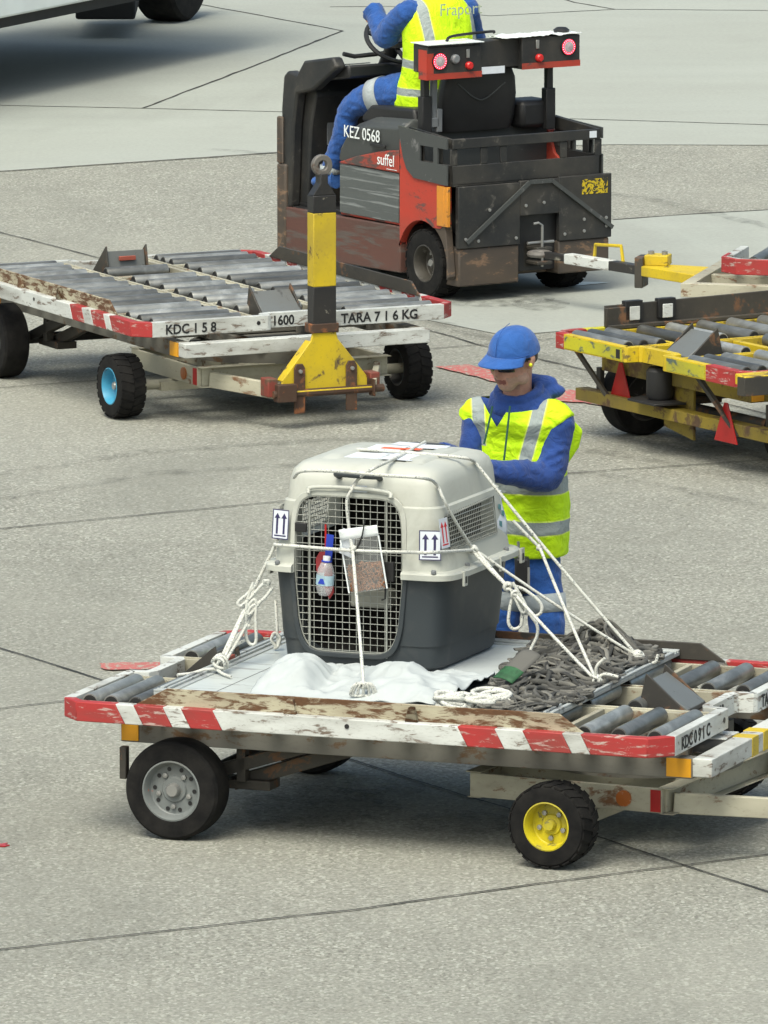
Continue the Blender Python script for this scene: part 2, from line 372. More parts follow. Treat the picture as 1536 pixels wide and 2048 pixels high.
def stain_mat(name, amt, sc):
    m, t, b = nt(name); v = coords(t, (1, 1, 1), False); b.inputs['Base Color'].default_value = (0.045, 0.043, 0.038, 1); b.inputs['Roughness'].default_value = 0.7
    t.links.new(ramp(t, noi(t, v, sc, 7, 0.7, 0.5), [(0.42, 0.0), (0.72, amt)]), b.inputs['Alpha']); return m
M['tyremark'] = stain_mat('tyre_rubber_mark', 0.34, 7.0); M['oil'] = stain_mat('oil_stain', 0.5, 9.0)
mb = MB()
for q in ([(-60, 960), (300, 905), (700, 880), (1200, 905), (1600, 980)], [(-60, 1010), (300, 950), (700, 925), (1200, 950), (1600, 1030)], [(850, 640), (1050, 700), (1300, 810), (1600, 960)], [(420, 300), (800, 330), (1300, 400), (1600, 470)]):
    strip(mb, [tuple(p) for p in q], 0.15, 0.0095)
tag(mb.build('tyre_tracks', M['tyremark'], smooth=0), 'faint dark rubber tyre tracks on the concrete', kind='structure')
mb = MB(); rn_ = random.Random(9)
for (x, y, r_) in ((640, 1620, .34), (760, 1575, .20), (560, 1650, .12), (920, 1650, .22), (980, 600, .32), (1080, 612, .18), (520, 800, .24), (620, 815, .15), (1400, 880, .3)):
    c = at(x, y); n = 22; ph = rn_.uniform(0, 9)
    mb.add([(c.x, c.y, 0.0105)] + [(c.x + r_ * math.cos(2 * math.pi * i / n) * (1 + 0.35 * noise.noise(Vector((ph, math.cos(2 * math.pi * i / n) * 1.5, math.sin(2 * math.pi * i / n) * 1.5)))), c.y + r_ * 1.3 * math.sin(2 * math.pi * i / n) * (1 + 0.4 * noise.noise(Vector((ph + 3, math.cos(2 * math.pi * i / n) * 1.5, math.sin(2 * math.pi * i / n) * 1.5)))), 0.0105) for i in range(n)], [(0, i + 1, (i + 1) % n + 1) for i in range(n)])
tag(mb.build('oil_stains', M['oil'], smooth=0), 'dark oily stains on the concrete', kind='structure')
# ------------------------------------------------------------------ wheels
def wheel(parent, loc, rz, r, w, rimmat, lug=True, rr=0.6, loc_name='wheel', deep=0.3, bolts=5, two=False):
    """axis along local Y, outer face towards -Y"""
    h = w / 2; ri = r * rr
    mb = MB(); d = -h + w * deep
    prof = [(ri * 1.02, -h * 0.98), (ri * 0.97, -h * 1.0), (ri * 0.93, -h * 0.9), (ri * 0.86, d - 0.004), (ri * 0.82, d), (ri * 0.45, d - 0.002), (ri * 0.40, d - 0.01), (0.001, d - 0.01)]
    mb.lathe(prof, n=40); mb.lathe([(0.001, h * 0.3), (ri * 0.8, h * 0.3), (ri * 0.95, h * 0.95), (ri * 1.02, h * 0.98)], n=32, m=1)
    mb.lathe([(ri * 1.02, -h * 0.98), (ri * 1.02, h * 0.98)], n=32)
    o = mb.build(loc_name, [rimmat, M['rimblack']], parent); o.location = loc; o.rotation_euler = (0, 0, rz)
    t = MB(); s_ = 0.012
    tp = [(ri, -h * 0.93), (ri * 1.05, -h), (r * 0.80, -h * 1.0), (r * 0.93, -h * 0.97), (r * 0.985, -h * 0.82), (r, -h * 0.5), (r, h * 0.5), (r * 0.985, h * 0.82), (r * 0.93, h * 0.97), (r * 0.8, h), (ri * 1.05, h), (ri, h * 0.93)]
    k = 0.965 if lug else 1.0
    t.lathe([(a * (k if a > r * 0.9 else 1), b) for a, b in tp], n=56)
    if lug:
        n = 22
        for i in range(n):
            for sd in (-1, 1):
                a0 = 2 * math.pi * (i + (0.5 if sd > 0 else 0)) / n; wd = 2 * math.pi / n * 0.70; vs = []
                for (rad, off) in ((r * 0.93, 0), (r * 1.0, 0)):
                    for (aa, yy) in ((-0.5, 0.03), (0.5, 0.03), (0.62, 0.97), (-0.38, 0.97)):
                        an = a0 + aa * wd + yy * 0.10; q = rad * (0.965 if yy > 0.5 and rad > r * 0.97 else 1)
                        vs.append((q * math.cos(an), sd * h * yy, q * math.sin(an)))
                t.add(vs, [(0, 1, 2, 3), (4, 7, 6, 5), (0, 4, 5, 1), (1, 5, 6, 2), (2, 6, 7, 3), (3, 7, 4, 0)])
    else:
        for yy in (-0.45, -0.15, 0.15, 0.45): pass
    t.build('tyre', M['rubber'], o, smooth=30)
    hb = MB(); hb.lathe([(ri * 0.24, d), (ri * 0.24, d - 0.028), (ri * 0.19, d - 0.038), (0.001, d - 0.038)], n=20)
    hb.build('hub_cap', M['bolt'] if rimmat != M['rimyellow'] else rimmat, o)
    bb = MB(); bb.lathe([(0.011, d), (0.011, d - 0.014), (0.0001, d - 0.016)], n=6); b0 = bb.build('wheel_nut', M['bolt'], o, smooth=20)
    for i in range(bolts):
        a = 2 * math.pi * i / bolts + 0.9; q = b0 if i == 0 else clone(b0, o); q.location = (ri * 0.56 * math.cos(a), 0, ri * 0.56 * math.sin(a))
    if not lug and r > 0.2 and r < 0.3:
        hh = MB(); hh.lathe([(0.0095, d - 0.0025), (0.0001, d - 0.0025)], n=10); h0 = hh.build('vent_hole', M['black'], o)
        for i in range(10):
            a = 2 * math.pi * (i + 0.5) / 10 + 0.9; q = h0 if i == 0 else clone(h0, o); q.location = (ri * 0.70 * math.cos(a), 0, ri * 0.70 * math.sin(a))
    return o

# ------------------------------------------------------------------ container dolly (x = towing direction, y = its left side)
DL, DW, DZ, RH = 1.335, 0.965, 0.575, 0.082
def arc2(c, r, a0, a1, n): return [(c[0] + r * math.cos(R(a0 + (a1 - a0) * i / n)), c[1] + r * math.sin(R(a0 + (a1 - a0) * i / n))) for i in range(n + 1)]
def end_path(sg):
    """plan outline of an end rail with its rounded notch, from y=-DW side to y=+DW side (outer edge)"""
    x = DL; n = 0.085; c = 0.09
    p = [(x - 0.0, -DW + c), (x, -0.19), (x - 0.012, -0.165), (x - n + 0.01, -0.155), (x - n, -0.13), (x - n, 0.15), (x - n + 0.01, 0.172), (x - 0.012, 0.182), (x, 0.20), (x, DW - c)]
    return [(sg * a, b) for a, b in p]
def ribbon(mb, path, th, z0, z1, m):
    """closed wall following a plan path, thickened to its left side by th"""
    n = len(path); L = []
    for i, p in enumerate(path):
        a = Vector(path[max(i - 1, 0)]); b = Vector(path[min(i + 1, n - 1)]); p = Vector(p)
        d1 = (p - a).normalized() if i else (b - p).normalized(); d2 = (b - p).normalized() if i < n - 1 else d1
        t = (d1 + d2).normalized(); nn = Vector((-t.y, t.x)); k = 1 / max(0.5, nn.dot(Vector((-d1.y, d1.x))))
        L.append(p + nn * th * k)
    for i in range(n - 1):
        q = [path[i], path[i + 1], tuple(L[i + 1]), tuple(L[i])]
        mb.prism(q, z0, z1, m(i) if callable(m) else m)
def dolly(label, loc, rz, endcol='white', kdc='KDC 158', steer=0.0, sidepat=True, customguard=False, group='container dollies', rims=('rimblue', 'rimgrey'), pole=False, arms=True, skip_wheels=(), lettering=True):
    T = thing('container_dolly', label, 'dolly', loc, rz, group)
    E_ = M[endcol]; side = M['white'] if endcol == 'white' else M['greenyellow']
    z0, z1 = DZ - RH, DZ
    # side rails with red ends and slanted stripes
    st = [(-1.335, 1), (-1.05, 0), (-0.97, 1), (-0.84, 0), (-0.76, 1), (-0.62, 0), (0.45, 1), (0.61, 0), (0.73, 1), (0.90, 0), (0.98, 1), (1.335, None)]
    if not sidepat: st = [(-1.335, 1), (-1.1, 0), (1.1, 1), (1.3, None)]
    c = 0.09
    for sg in (-1, 1):
        mb = MB()
        for i in range(len(st) - 1):
            xa, m = st[i]; xb = st[i + 1][0]
            sl = lambda x: 0.0 if abs(x) > 1.32 else 0.022
            cut = lambda x: max(-DL + c, min(DL - c, x))
            A, B = cut(xa), cut(xb)
            vs = []
            for x_, s_ in ((A, sl(xa)), (B, sl(xb))):
                for z_ in (z0, z1):
                    xx = x_ + (s_ if z_ == z1 else -s_) * (-1)
                    vs += [(xx, sg * DW, z_), (xx, sg * (DW - 0.05), z_)]
            mb.add(vs, [(0, 2, 3, 1), (4, 5, 7, 6), (0, 4, 6, 2), (1, 3, 7, 5), (2, 6, 7, 3), (0, 1, 5, 4)], m)
        for e in (-1, 1):
            q = [(e * (DL - c), sg * DW), (e * DL, sg * (DW - c)), (e * (DL - 0.05), sg * (DW - c - 0.01)), (e * (DL - c - 0.01), sg * (DW - 0.05))]
            mb.prism(q, z0, z1, 1)
        mb.build('side_rail', [side, M['red']], T, bevel=0.004)
    # end rails
    for sg in (1, -1):
        mb = MB(); ribbon(mb, end_path(sg), 0.045 if sg > 0 else -0.045, z0, z1, 0)
        mb.build('end_rail', E_, T, bevel=0.003)
    # side guards
    for sg in ((-1, 1) if not customguard else ()):
        mb = MB(); gm = 'rusty' if sg < 0 else 'darksteel'
        y0 = sg * (DW - 0.052)
        mb.prism([(-1.00, z1 - 0.004), (-0.86, z1 + 0.070), (0.85, z1 + 0.070), (0.96, z1 - 0.004)], y0 - 0.006, y0 + 0.006, 0, 'y')
        for gx in (-0.31, 0.22, -0.62 if sg > 0 else 0.22):
            for w_ in (0.0,):
                mb.prism([(gx - 0.028, z1), (gx - 0.012, z1 + 0.062), (gx + 0.012, z1 + 0.062), (gx + 0.028, z1)], y0 + sg * 0.006, y0 + sg * 0.030, 0, 'y')
        mb.build('side_guard', M[gm] if endcol == 'white' else M['darksteel'], T, bevel=0.003)
    # longitudinal bearers and cross members
    bz = DZ - 0.012; bm_ = M['cream'] if endcol == 'white' else M['yellow']
    for y in (-0.86, -0.255, 0.255, 0.86):
        mb = MB()
        if abs(y) > 0.5: mb.bx(-DL + 0.05, DL - 0.05, y - 0.009, y + 0.009, DZ - 0.09, bz)
        else:
            mb.bx(-DL + 0.05, DL - 0.05, y - 0.034, y - 0.016, DZ - 0.09, bz); mb.bx(-DL + 0.05, DL - 0.05, y + 0.016, y + 0.034, DZ - 0.09, bz); mb.bx(-DL + 0.05, DL - 0.05, y - 0.0155, y + 0.0155, bz - 0.012, bz - 0.006)
        mb.build('bearer', bm_, T, bevel=0.002)
    for x in (-0.62, 0.0, 0.62):
        mb = MB(); mb.bx(x - 0.02, x + 0.02, -0.215, 0.215, DZ - 0.06, bz - 0.004); mb.build('cross_member', bm_, T, bevel=0.002)
    for x in (-0.955, 0.82):
        for ya, yb in ((-0.85, -0.292), (0.292, 0.85)): mb = MB(); mb.bx(x - 0.012, x + 0.012, ya, yb, DZ - 0.085, bz - 0.002); mb.build('cross_member', bm_, T, bevel=0.002)
    # rollers
    rb = MB(); rr = 0.036; L = 0.265
    rb.lathe([(0.001, -L), (rr * 0.8, -L), (rr * 0.85, -L + 0.004), (rr * 0.97, -L + 0.004), (rr, -L + 0.008), (rr, L - 0.008), (rr * 0.97, L - 0.004), (0.001, L - 0.004)], n=20)
    n0 = len(rb.f); rb.m[:20 * 2] = [1] * 40
    rb.lathe([(rr * 0.35, -L - 0.02), (rr * 0.35, L + 0.02)], n=8, m=1)
    r0 = rb.build('roller', [M['roller'], M['rollerend']], T); used = [False]
    def put(x, y, s_=1.0, dz=0.0):
        if not used[0]: o = r0; used[0] = True
        else: o = clone(r0, T)
        o.location = (x, y, DZ - rr + 0.013 + dz); o.scale = (1, s_, 1); o.rotation_euler = (0, random.uniform(0, 6.28), 0)
    xs = [-1.235, -1.14, -1.03, -0.82, -0.64, -0.44, -0.25, -0.05, 0.14, 0.33, 0.52, 0.71, 0.93, 1.08, 1.235]
    for x in xs:
        put(x, -0.575, 1.0); put(x, 0.575, 1.0)
        if abs(x) < 0.95 and min(abs(x - q) for q in (-0.62, 0, 0.62)) > 0.045: put(x, 0.0, 0.72)
    # container stops at both ends
    for sg in (1, -1):
        mb = MB(); mb.T = Matrix.Translation((sg * 1.04, 0, DZ)) @ Matrix.Rotation(0 if sg > 0 else math.pi, 4, 'Z')
        mb.prism([(-0.10, -0.05), (-0.075, 0.085), (0.095, -0.03), (0.095, -0.05)], -0.115, 0.115, 0, 'y')
        mb.prism([(-0.125, -0.07), (-0.085, 0.115), (-0.065, 0.10), (0.10, -0.045), (0.10, -0.07)], -0.128, -0.117, 1, 'y')
        mb.prism([(-0.125, -0.07), (-0.085, 0.115), (-0.065, 0.10), (0.10, -0.045), (0.10, -0.07)], 0.117, 0.128, 1, 'y')
        mb.bx(-0.16, 0.16, -0.20, 0.20, -0.085, -0.052, 1)
        o = mb.build('container_stop', [M['stopgrey'], M['darksteel']], T, bevel=0.003)
        q = MB(); q.T = mb.T; q.bx(-0.108, -0.09, -0.05, 0.05, 0.03, 0.055); q.build('stop_button', M['stopred'], o, bevel=0.003)
    # lower chassis
    mb = MB(); cm = 1 if endcol != 'white' else 0
    for sg in (-1, 1): mb.bx(-1.08, 1.36, sg * 0.70 - 0.03, sg * 0.70 + 0.03, 0.375, 0.462)
    mb.bx(-1.14, -1.08, -0.73, 0.73, 0.375, 0.462)
    for x in (-0.5, 0.1, 0.75): mb.bx(x - 0.03, x + 0.03, -0.67, 0.67, 0.40, 0.455)
    mb.bx(-1.06, 1.2, -0.30, -0.24, 0.385, 0.445); mb.bx(-1.06, 1.2, 0.24, 0.30, 0.385, 0.445)
    for x in (-0.75, 0.0, 0.85):
        for y in (-0.70, 0.70): mb.bx(x - 0.05, x + 0.05, y - 0.025, y + 0.025, 0.463, 0.492)
    mb.bx(-1.05, 1.3, -0.235, 0.235, 0.388, 0.394); mb.bx(-0.9, -0.35, -0.60, 0.60, 0.39, 0.396)
    mb.lathe([(0.42, 0.30), (0.42, 0.37), (0.36, 0.37), (0.36, 0.30)], (0.90, 0, 0), 'z', 40)
    mb.build('chassis', M['chassis'] if endcol == 'white' else M['yellowdirt'], T, bevel=0.003)
    mb = MB(); mb.bx(1.361, 1.445, -0.735, 0.735, 0.385, 0.462); mb.build('front_crossbeam', M['white'] if endcol == 'white' else M['yellow'], T, bevel=0.004)
    for sg in (-1, 1):
        for (xa, xb) in ((-1.135, -1.06), (1.25, 1.355)):
            mb = MB(); y = sg * 0.733; mb.bx(xa, xb, y - 0.003, y + 0.003, 0.382, 0.458); mb.build('orange_reflector', M['orange'], T)
    if not arms:
        mb = MB()
        for y in (-0.70, 0.70): mb.tube([(1.3, y, 0.2), (-0.9, y, 0.2)], 0.03, 8)
        mb.build('frame_tube', M['darksteel'], T)
    # front turntable, axle and drawbar arms
    TT = Matrix.Translation((0.90, 0, 0)) @ Matrix.Rotation(steer, 4, 'Z')
    mb = MB(); mb.T = TT
    for y in (-0.56, 0.56): mb.bx(-0.52, 0.35, y - 0.012, y + 0.012, 0.20, 0.30)
    for x in (-0.52, 0.35):
        mb.bx(x - 0.012, x + 0.012, -0.547, 0.547, 0.201, 0.299); mb.bx(x - 0.012, x + 0.05, -0.572, 0.572, 0.196, 0.2); mb.bx(x - 0.02, x + 0.05, -0.572, 0.572, 0.301, 0.306)
    mb.bx(-0.507, 0.337, -0.30, -0.26, 0.22, 0.305); mb.bx(-0.507, 0.337, 0.26, 0.30, 0.22, 0.305)
    mb.tube([(0, -0.84, 0.172), (0, 0.84, 0.172)], 0.028, 12)
    mb.bx(-0.05, 0.05, -0.65, 0.65, 0.14, 0.19)
    o = mb.build('turntable_frame', M['cream'] if endcol == 'white' else M['yellowdirt'], T, bevel=0.003)
    q = MB(); q.T = TT
    q.lathe([(0.034, -0.572), (0.034, -0.580), (0.0001, -0.582)], (0.18, 0, 0.25), 'y', 20); q.build('side_reflector', M['orangedirty'], o)
    q = MB(); q.T = TT; q.bx(0.30, 0.345, -0.577, -0.573, 0.205, 0.296); q.build('red_patch', M['redrefl'], o)
    if arms:
        mb = MB(); mb.T = TT
        for sg in (-1, 1): mb.beam((0.37, sg * 0.50, 0.235), (0.80, sg * 0.27, 0.205), 0.035, 0.085)
        mb.tube([(0.80, -0.33, 0.195), (0.80, 0.33, 0.195)], 0.022, 10, 1)
        for sg in (-1, 1): mb.bx(0.77, 0.84, sg * 0.285 - 0.03, sg * 0.235 + 0.03, 0.155, 0.25, 1)
        mb.build('drawbar_arms', [M['cream'], M['brownsteel'], M['red']], T, bevel=0.004)
    for k, (sg, r_) in enumerate(((-1, 0), (1, math.pi))):
        if ('f', sg) in skip_wheels: continue
        p = TT @ Vector((0, sg * 0.865, 0.178)); w_ = wheel(T, p, steer + r_, 0.178, 0.15, M[rims[0]], True, 0.56, 'front_wheel', 0.42, 5)
    # rear bogie
    mb = MB()
    for sg in (-1, 1):
        mb.beam((-0.88, sg * 0.62, 0.215), (-0.28, sg * 0.62, 0.41), 0.05, 0.055); mb.beam((-0.70, sg * 0.56, 0.20), (-0.10, sg * 0.56, 0.40), 0.045, 0.06)
        mb.bx(-0.66, -0.62, sg * 0.62 - 0.025, sg * 0.62 + 0.025, 0.22, 0.38)
        mb.bx(-0.78, -0.52, sg * 0.56 - 0.06, sg * 0.56 + 0.06, 0.185, 0.225)
        mb.bx(-1.10, -1.07, sg * 0.83 - 0.02, sg * 0.83 + 0.02, 0.24, 0.375)
    mb.tube([(-0.86, -0.72, 0.208), (-0.86, 0.72, 0.208)], 0.03, 12)
    mb.build('rear_suspension', M['darksteel'], T, bevel=0.004)
    for sg, r_ in ((-1, 0), (1, math.pi)):
        wheel(T, (-0.86, sg * 0.80, 0.208), r_, 0.208, 0.155, M[rims[1]], False, 0.60, 'rear_wheel', 0.30, 5)
    if lettering:
        ez = z0 + 0.014; sz = 0.074
        text(kdc, 'lettering', M['ink'], T, (DL + 0.0015, -0.80, ez), (R(90), 0, R(90)), sz, 0.92, bold=0.0016)
        text('1600', 'lettering', M['ink'], T, (DL - 0.085 + 0.0015, -0.125, ez), (R(90), 0, R(90)), sz, 0.9, bold=0.0016)
        text('TARA 7 1 6 KG', 'lettering', M['ink'], T, (DL + 0.0015, 0.25, ez), (R(90), 0, R(90)), sz, 0.96, bold=0.0016)
    q = MB(); q.lathe([(0.011, 0), (0.011, 0.003), (0.0001, 0.003)], (DL, -0.245, DZ - 0.038), 'x', 12)
    for x in (-0.05,): q.lathe([(0.010, 0), (0.010, -0.003), (0.0001, -0.003)], (x, -DW, DZ - 0.03), 'y', 12)
    q.build('bolt_hole', M['black'], T)
    return T
M['stopgrey'] = paint('stop_plate', (0.13, 0.14, 0.14), (0.03, 0.03, 0.03), 0.25, 0.4, 8, dirt=0.3)
M['stopred'] = flat('dull_red', (0.30, 0.07, 0.045), 0.6)
M['orangedirty'] = paint('dirty_orange_lens', (0.35, 0.10, 0.02), (0.25, 0.2, 0.15), 0.3, 0.4, 20)
M['chassis'] = paint('grey_chassis', (0.17, 0.165, 0.145), (0.07, 0.04, 0.02), 0.30, 0.65, 5, (1, 1, 2), 0.8, dcol=(0.06, 0.05, 0.04))
M['yellowdirt'] = paint('dirty_yellow', (0.26, 0.19, 0.02), (0.06, 0.035, 0.02), 0.42, 0.65, 7, dirt=0.8, dcol=(0.07, 0.055, 0.03))

D1 = dolly('near container dolly with red and white edge carrying the pet kennel', (0.2300, 38.109, 0), R(-20.3), kdc='KDC 0 9 1 C', steer=R(-6), rims=('rimyellow', 'rimgrey'))
D2 = dolly('empty container dolly with bare grey rollers and upright yellow towbar', (-1.04, 50.99, 0), R(-64.2), kdc='KDC 1 5 8', steer=R(0))
D3 = dolly('yellow edged empty dolly at the right behind the worker', (2.517, 48.95, 0), R(30.8), endcol='yellow', sidepat=False, rims=('rimblack', 'rimblack'), arms=False, lettering=False, customguard=True)
# ------------------------------------------------------------------ yellow towbar folded upright on the empty dolly (part of it)
M['redgrime'] = paint('grimy_red', (0.22, 0.03, 0.02), (0.07, 0.04, 0.025), 0.42, 0.6, 14, dirt=0.7)
def towbar(T, x, y=0.0, rz=0.0):
    TM = Matrix.Translation((x, y, 0.03)) @ Matrix.Rotation(rz, 4, 'Z')
    mb = MB(); mb.T = TM
    # (y, z) outline of the flared foot, then the shaft
    mb.prism([(-0.255, 0.165), (-0.255, 0.225), (-0.085, 0.43), (-0.066, 0.50), (0.066, 0.50), (0.085, 0.43), (0.255, 0.225), (0.255, 0.165)], 0.02, 0.035, 0, 'x')
    for sg in (-1, 1): mb.beam((0.0, sg * 0.25, 0.23), (0.0, sg * 0.078, 0.44), 0.07, 0.012, 0)
    mb.bx(-0.03, 0.06, -0.275, 0.275, 0.155, 0.18, 0)
    mb.bx(-0.045, 0.045, -0.082, 0.082, 0.485, 0.535, 2)
    z = 0.53
    for (z1, m) in ((0.735, 1), (1.135, 0), (1.23, 1)):
        mb.bx(-0.04, 0.04, -0.068, 0.068, z, z1, m); z = z1
    mb.prism([(-0.068, 1.23), (-0.022, 1.295), (-0.022, 1.345), (0.022, 1.345), (0.022, 1.295), (0.068, 1.23)], -0.035, 0.035, 1, 'x')
    o = mb.build('towbar', [M['yellow'], M['blackp'], M['brownsteel']], T, bevel=0.004)
    q = MB(); q.T = TM; n = 28
    q.ring([(0.058 * math.cos(2 * math.pi * i / n), 1.39 + 0.058 * math.sin(2 * math.pi * i / n)) for i in range(n)], [(0.026 * math.cos(2 * math.pi * i / n), 1.39 + 0.026 * math.sin(2 * math.pi * i / n)) for i in range(n)], -0.018, 0.018, 0, 'x')
    q.build('towing_eye', M['eye'], o, bevel=0.005)
    for yy in (-0.155, 0.155):
        q = MB(); q.T = TM; q.prism([(yy - 0.032, 0.055), (yy - 0.032, 0.30), (yy - 0.018, 0.325), (yy + 0.018, 0.325), (yy + 0.032, 0.30), (yy + 0.032, 0.055)], 0.038, 0.052, 0, 'x')
        a = q.build('foot_bar', M['brownsteel'], o, bevel=0.003)
        q = MB(); q.T = TM; q.lathe([(0.011, 0.052), (0.011, 0.064), (0.0001, 0.066)], (0, yy, 0.285), 'x', 8); q.build('bolt', M['bolt'], o)
    for sg in (-1, 1):
        q = MB(); q.T = TM; q.bx(-0.07, 0.03, sg * 0.305 - 0.03, sg * 0.305 + 0.03, 0.15, 0.25); q.build('hinge_block', M['redgrime'], o, bevel=0.006)
    return o
M['eye'] = paint('steel_eye', (0.13, 0.12, 0.11), (0.06, 0.04, 0.03), 0.3, 0.5, 14)
towbar(D2, 1.66, -0.02)

# ------------------------------------------------------------------ extras of the yellow dolly (its rear end faces the camera)
mb = MB(); y0 = 0.925
mb.prism([(-1.0, DZ), (-1.0, DZ + 0.115), (1.6, DZ + 0.15), (1.6, DZ)], y0 - 0.008, y0 + 0.008, 0, 'y')
mb.bx(-1.0, 1.6, y0 - 0.05, y0 - 0.01, DZ - 0.01, DZ + 0.012)
mb.bx(-1.005, -0.80, y0 - 0.03, y0 + 0.0, DZ, DZ + 0.105)
mb.build('side_guard', M['brownsteel2'] if 'brownsteel2' in M else M['darksteel'], D3, bevel=0.003)
for x in (-0.83, -0.62):
    mb = MB(); mb.bx(x - 0.032, x + 0.032, y0 - 0.038, y0 - 0.031, DZ + 0.030, DZ + 0.105); mb.bx(x - 0.055, x + 0.055, y0 - 0.030, y0 + 0.012, DZ + 0.03, DZ + 0.135, 1); mb.build('guard_clamp', [M['whitedirty'] if 'whitedirty' in M else M['white'], M['black']], D3, bevel=0.003)
mb = MB(); mb.bx(-1.42, 0.5, -1.10, -1.03, DZ - 0.10, DZ - 0.005, 0); mb.bx(-1.40, 0.5, -1.028, -0.98, DZ - 0.05, DZ + 0.005, 1); mb.prism([(-1.42, -1.10), (-1.42, -1.03), (0.5, -1.03), (0.5, -1.10)], DZ - 0.004, DZ + 0.002, 1)
mb.build('folded_guard', [M['darksteel'], M['yellow']], D3, bevel=0.004)
for (ya, yb) in ((0.22, 0.79), (-0.59, -0.22)):
    mb = MB(); mb.bx(-DL - 0.0025, -DL, ya, yb, DZ - RH + 0.008, DZ - 0.008); mb.build('reflective_tape', M['greenyellow'], D3, smooth=0)
mb = MB(); mb.bx(-DL - 0.0035, -DL - 0.0026, 0.235, 0.275, DZ - RH + 0.015, DZ - 0.018); mb.build('socket_hole', M['black'], D3, smooth=0)
for (ya, yb) in ((-0.88, -0.60), (0.80, 0.88)):
    mb = MB(); mb.bx(-DL - 0.003, -DL + 0.052, ya, yb, DZ - RH - 0.002, DZ + 0.002); mb.build('red_end', M['red'], D3, bevel=0.003)
mb = MB(); mb.bx(-1.20, -1.12, -0.98, 0.90, 0.20, 0.265); mb.build('rear_bumper', M['yellowdirt'], D3, bevel=0.004)
def triangle(T, y, z, s, x=-1.21):
    mb = MB(); mb.prism([(y - s / 2, z), (y + s / 2, z), (y + s * 0.07, z + s * 0.95), (y - s * 0.07, z + s * 0.95)], x - 0.008, x, 0, 'x')
    return mb.build('warning_triangle', M['redrefl'], T, bevel=0.002)
triangle(D3, 0.50, 0.255, 0.20, -1.16); triangle(D3, -0.61, 0.16, 0.22)
mb = MB(); mb.beam((-1.27, 0.78, 0.49), (-1.19, 0.60, 0.26), 0.022, 0.022); mb.build('lamp_strut', M['darksteel'], D3)
mb = MB(); mb.beam((-1.27, -0.42, 0.49), (-1.19, -0.70, 0.20), 0.03, 0.02); mb.build('lamp_strut', M['darksteel'], D3)
mb = MB(); mb.lathe([(0.001, 0.30), (0.065, 0.30), (0.075, 0.32), (0.075, 0.45), (0.06, 0.47), (0.001, 0.475)], (-1.17, 0.10, 0), 'z', 20); mb.prism([(-1.30, -0.05), (-1.30, 0.22), (-1.18, 0.27), (-1.12, 0.22), (-1.12, -0.08)], 0.285, 0.298, 0)
mb.build('spare_bracket', M['black'], D3, bevel=0.003)
mb = MB(); mb.prism([(0.30, -0.14), (0.30, 0.08), (0.08, 0.30), (0.06, 0.42), (-0.02, 0.46), (-0.06, 0.44), (-0.06, -0.2)], -0.008, 0.008, 0, 'x'); mb.T = Matrix.Identity(4)
o = mb.build('mud_plate', M['yellowdirt'], D3, bevel=0.002); o.location = (-1.10, -0.08, 0.10 + 0.0); o.scale = (1, 0.8, 0.7); o.location.z = 0.24

# ------------------------------------------------------------------ dolly hitched to the tractor (mostly out of the frame)
P_ = [at(1385, 590, 0.42), at(1536, 560, 0.42)]
c0 = at(1445, 532, 0.52)
D4 = thing('container_dolly', 'white dolly with red corner and yellow towbar hitched to the tractor', 'dolly', (c0.x, c0.y, 0), R(-14), 'container dollies')
# local x to the right of the photo, y away
mb = MB()
mb.prism([(0.0, -0.02), (0.10, -0.12), (2.6, -0.12), (2.6, -0.06), (0.12, -0.06), (0.05, 0.0), (0.05, 0.5), (0.0, 0.5)], 0.49, 0.575, 0)
mb.build('deck_rail', M['white'], D4, bevel=0.004)
mb = MB(); mb.prism([(-0.003, -0.022), (0.10, -0.124), (0.40, -0.124), (0.36, -0.10), (0.11, -0.10), (0.02, -0.01), (0.02, 0.16), (-0.003, 0.16)], 0.488, 0.578, 0); mb.build('red_corner', M['red'], D4, bevel=0.004)
mb = MB(); mb.prism([(0.38, 0.575), (0.55, 0.70), (2.6, 0.70), (2.6, 0.575)], -0.06, -0.05, 0, 'y'); mb.build('side_guard', M['rusty'], D4)
mb = MB()
for k in range(6): mb.lathe([(0.001, 0), (0.036, 0), (0.036, 0.55), (0.001, 0.55)], (0.18 + 0.13 * k, 0, 0.54), 'y', 16)
for k in range(0): pass
r0 = None
for k in range(8):
    if r0 is None:
        q = MB(); q.lathe([(0.001, -0.26), (0.036, -0.26), (0.036, 0.26), (0.001, 0.26)], (0, 0, 0), 'y', 16); r0 = q.build('roller', M['roller'], D4); o = r0
    else: o = clone(r0, D4)
    o.location = (0.18 + 0.1285 * k, 0.26, 0.543)
mb = MB(); mb.bx(-0.20, 2.4, -0.20, -0.13, 0.36, 0.44); mb.bx(-0.20, -0.13, -0.13, 1.3, 0.36, 0.44); mb.bx(0.4, 0.47, -0.13, 1.3, 0.36, 0.43); mb.bx(-0.13, 2.4, 0.3, 0.36, 0.37, 0.43)
mb.build('chassis', M['cream'], D4, bevel=0.004)
for y, sg in ((-0.02, 0), (1.3, math.pi)):
    wheel(D4, (1.1, y, 0.178), sg, 0.178, 0.15, M['rimblue'], True, 0.56, 'front_wheel', 0.42)
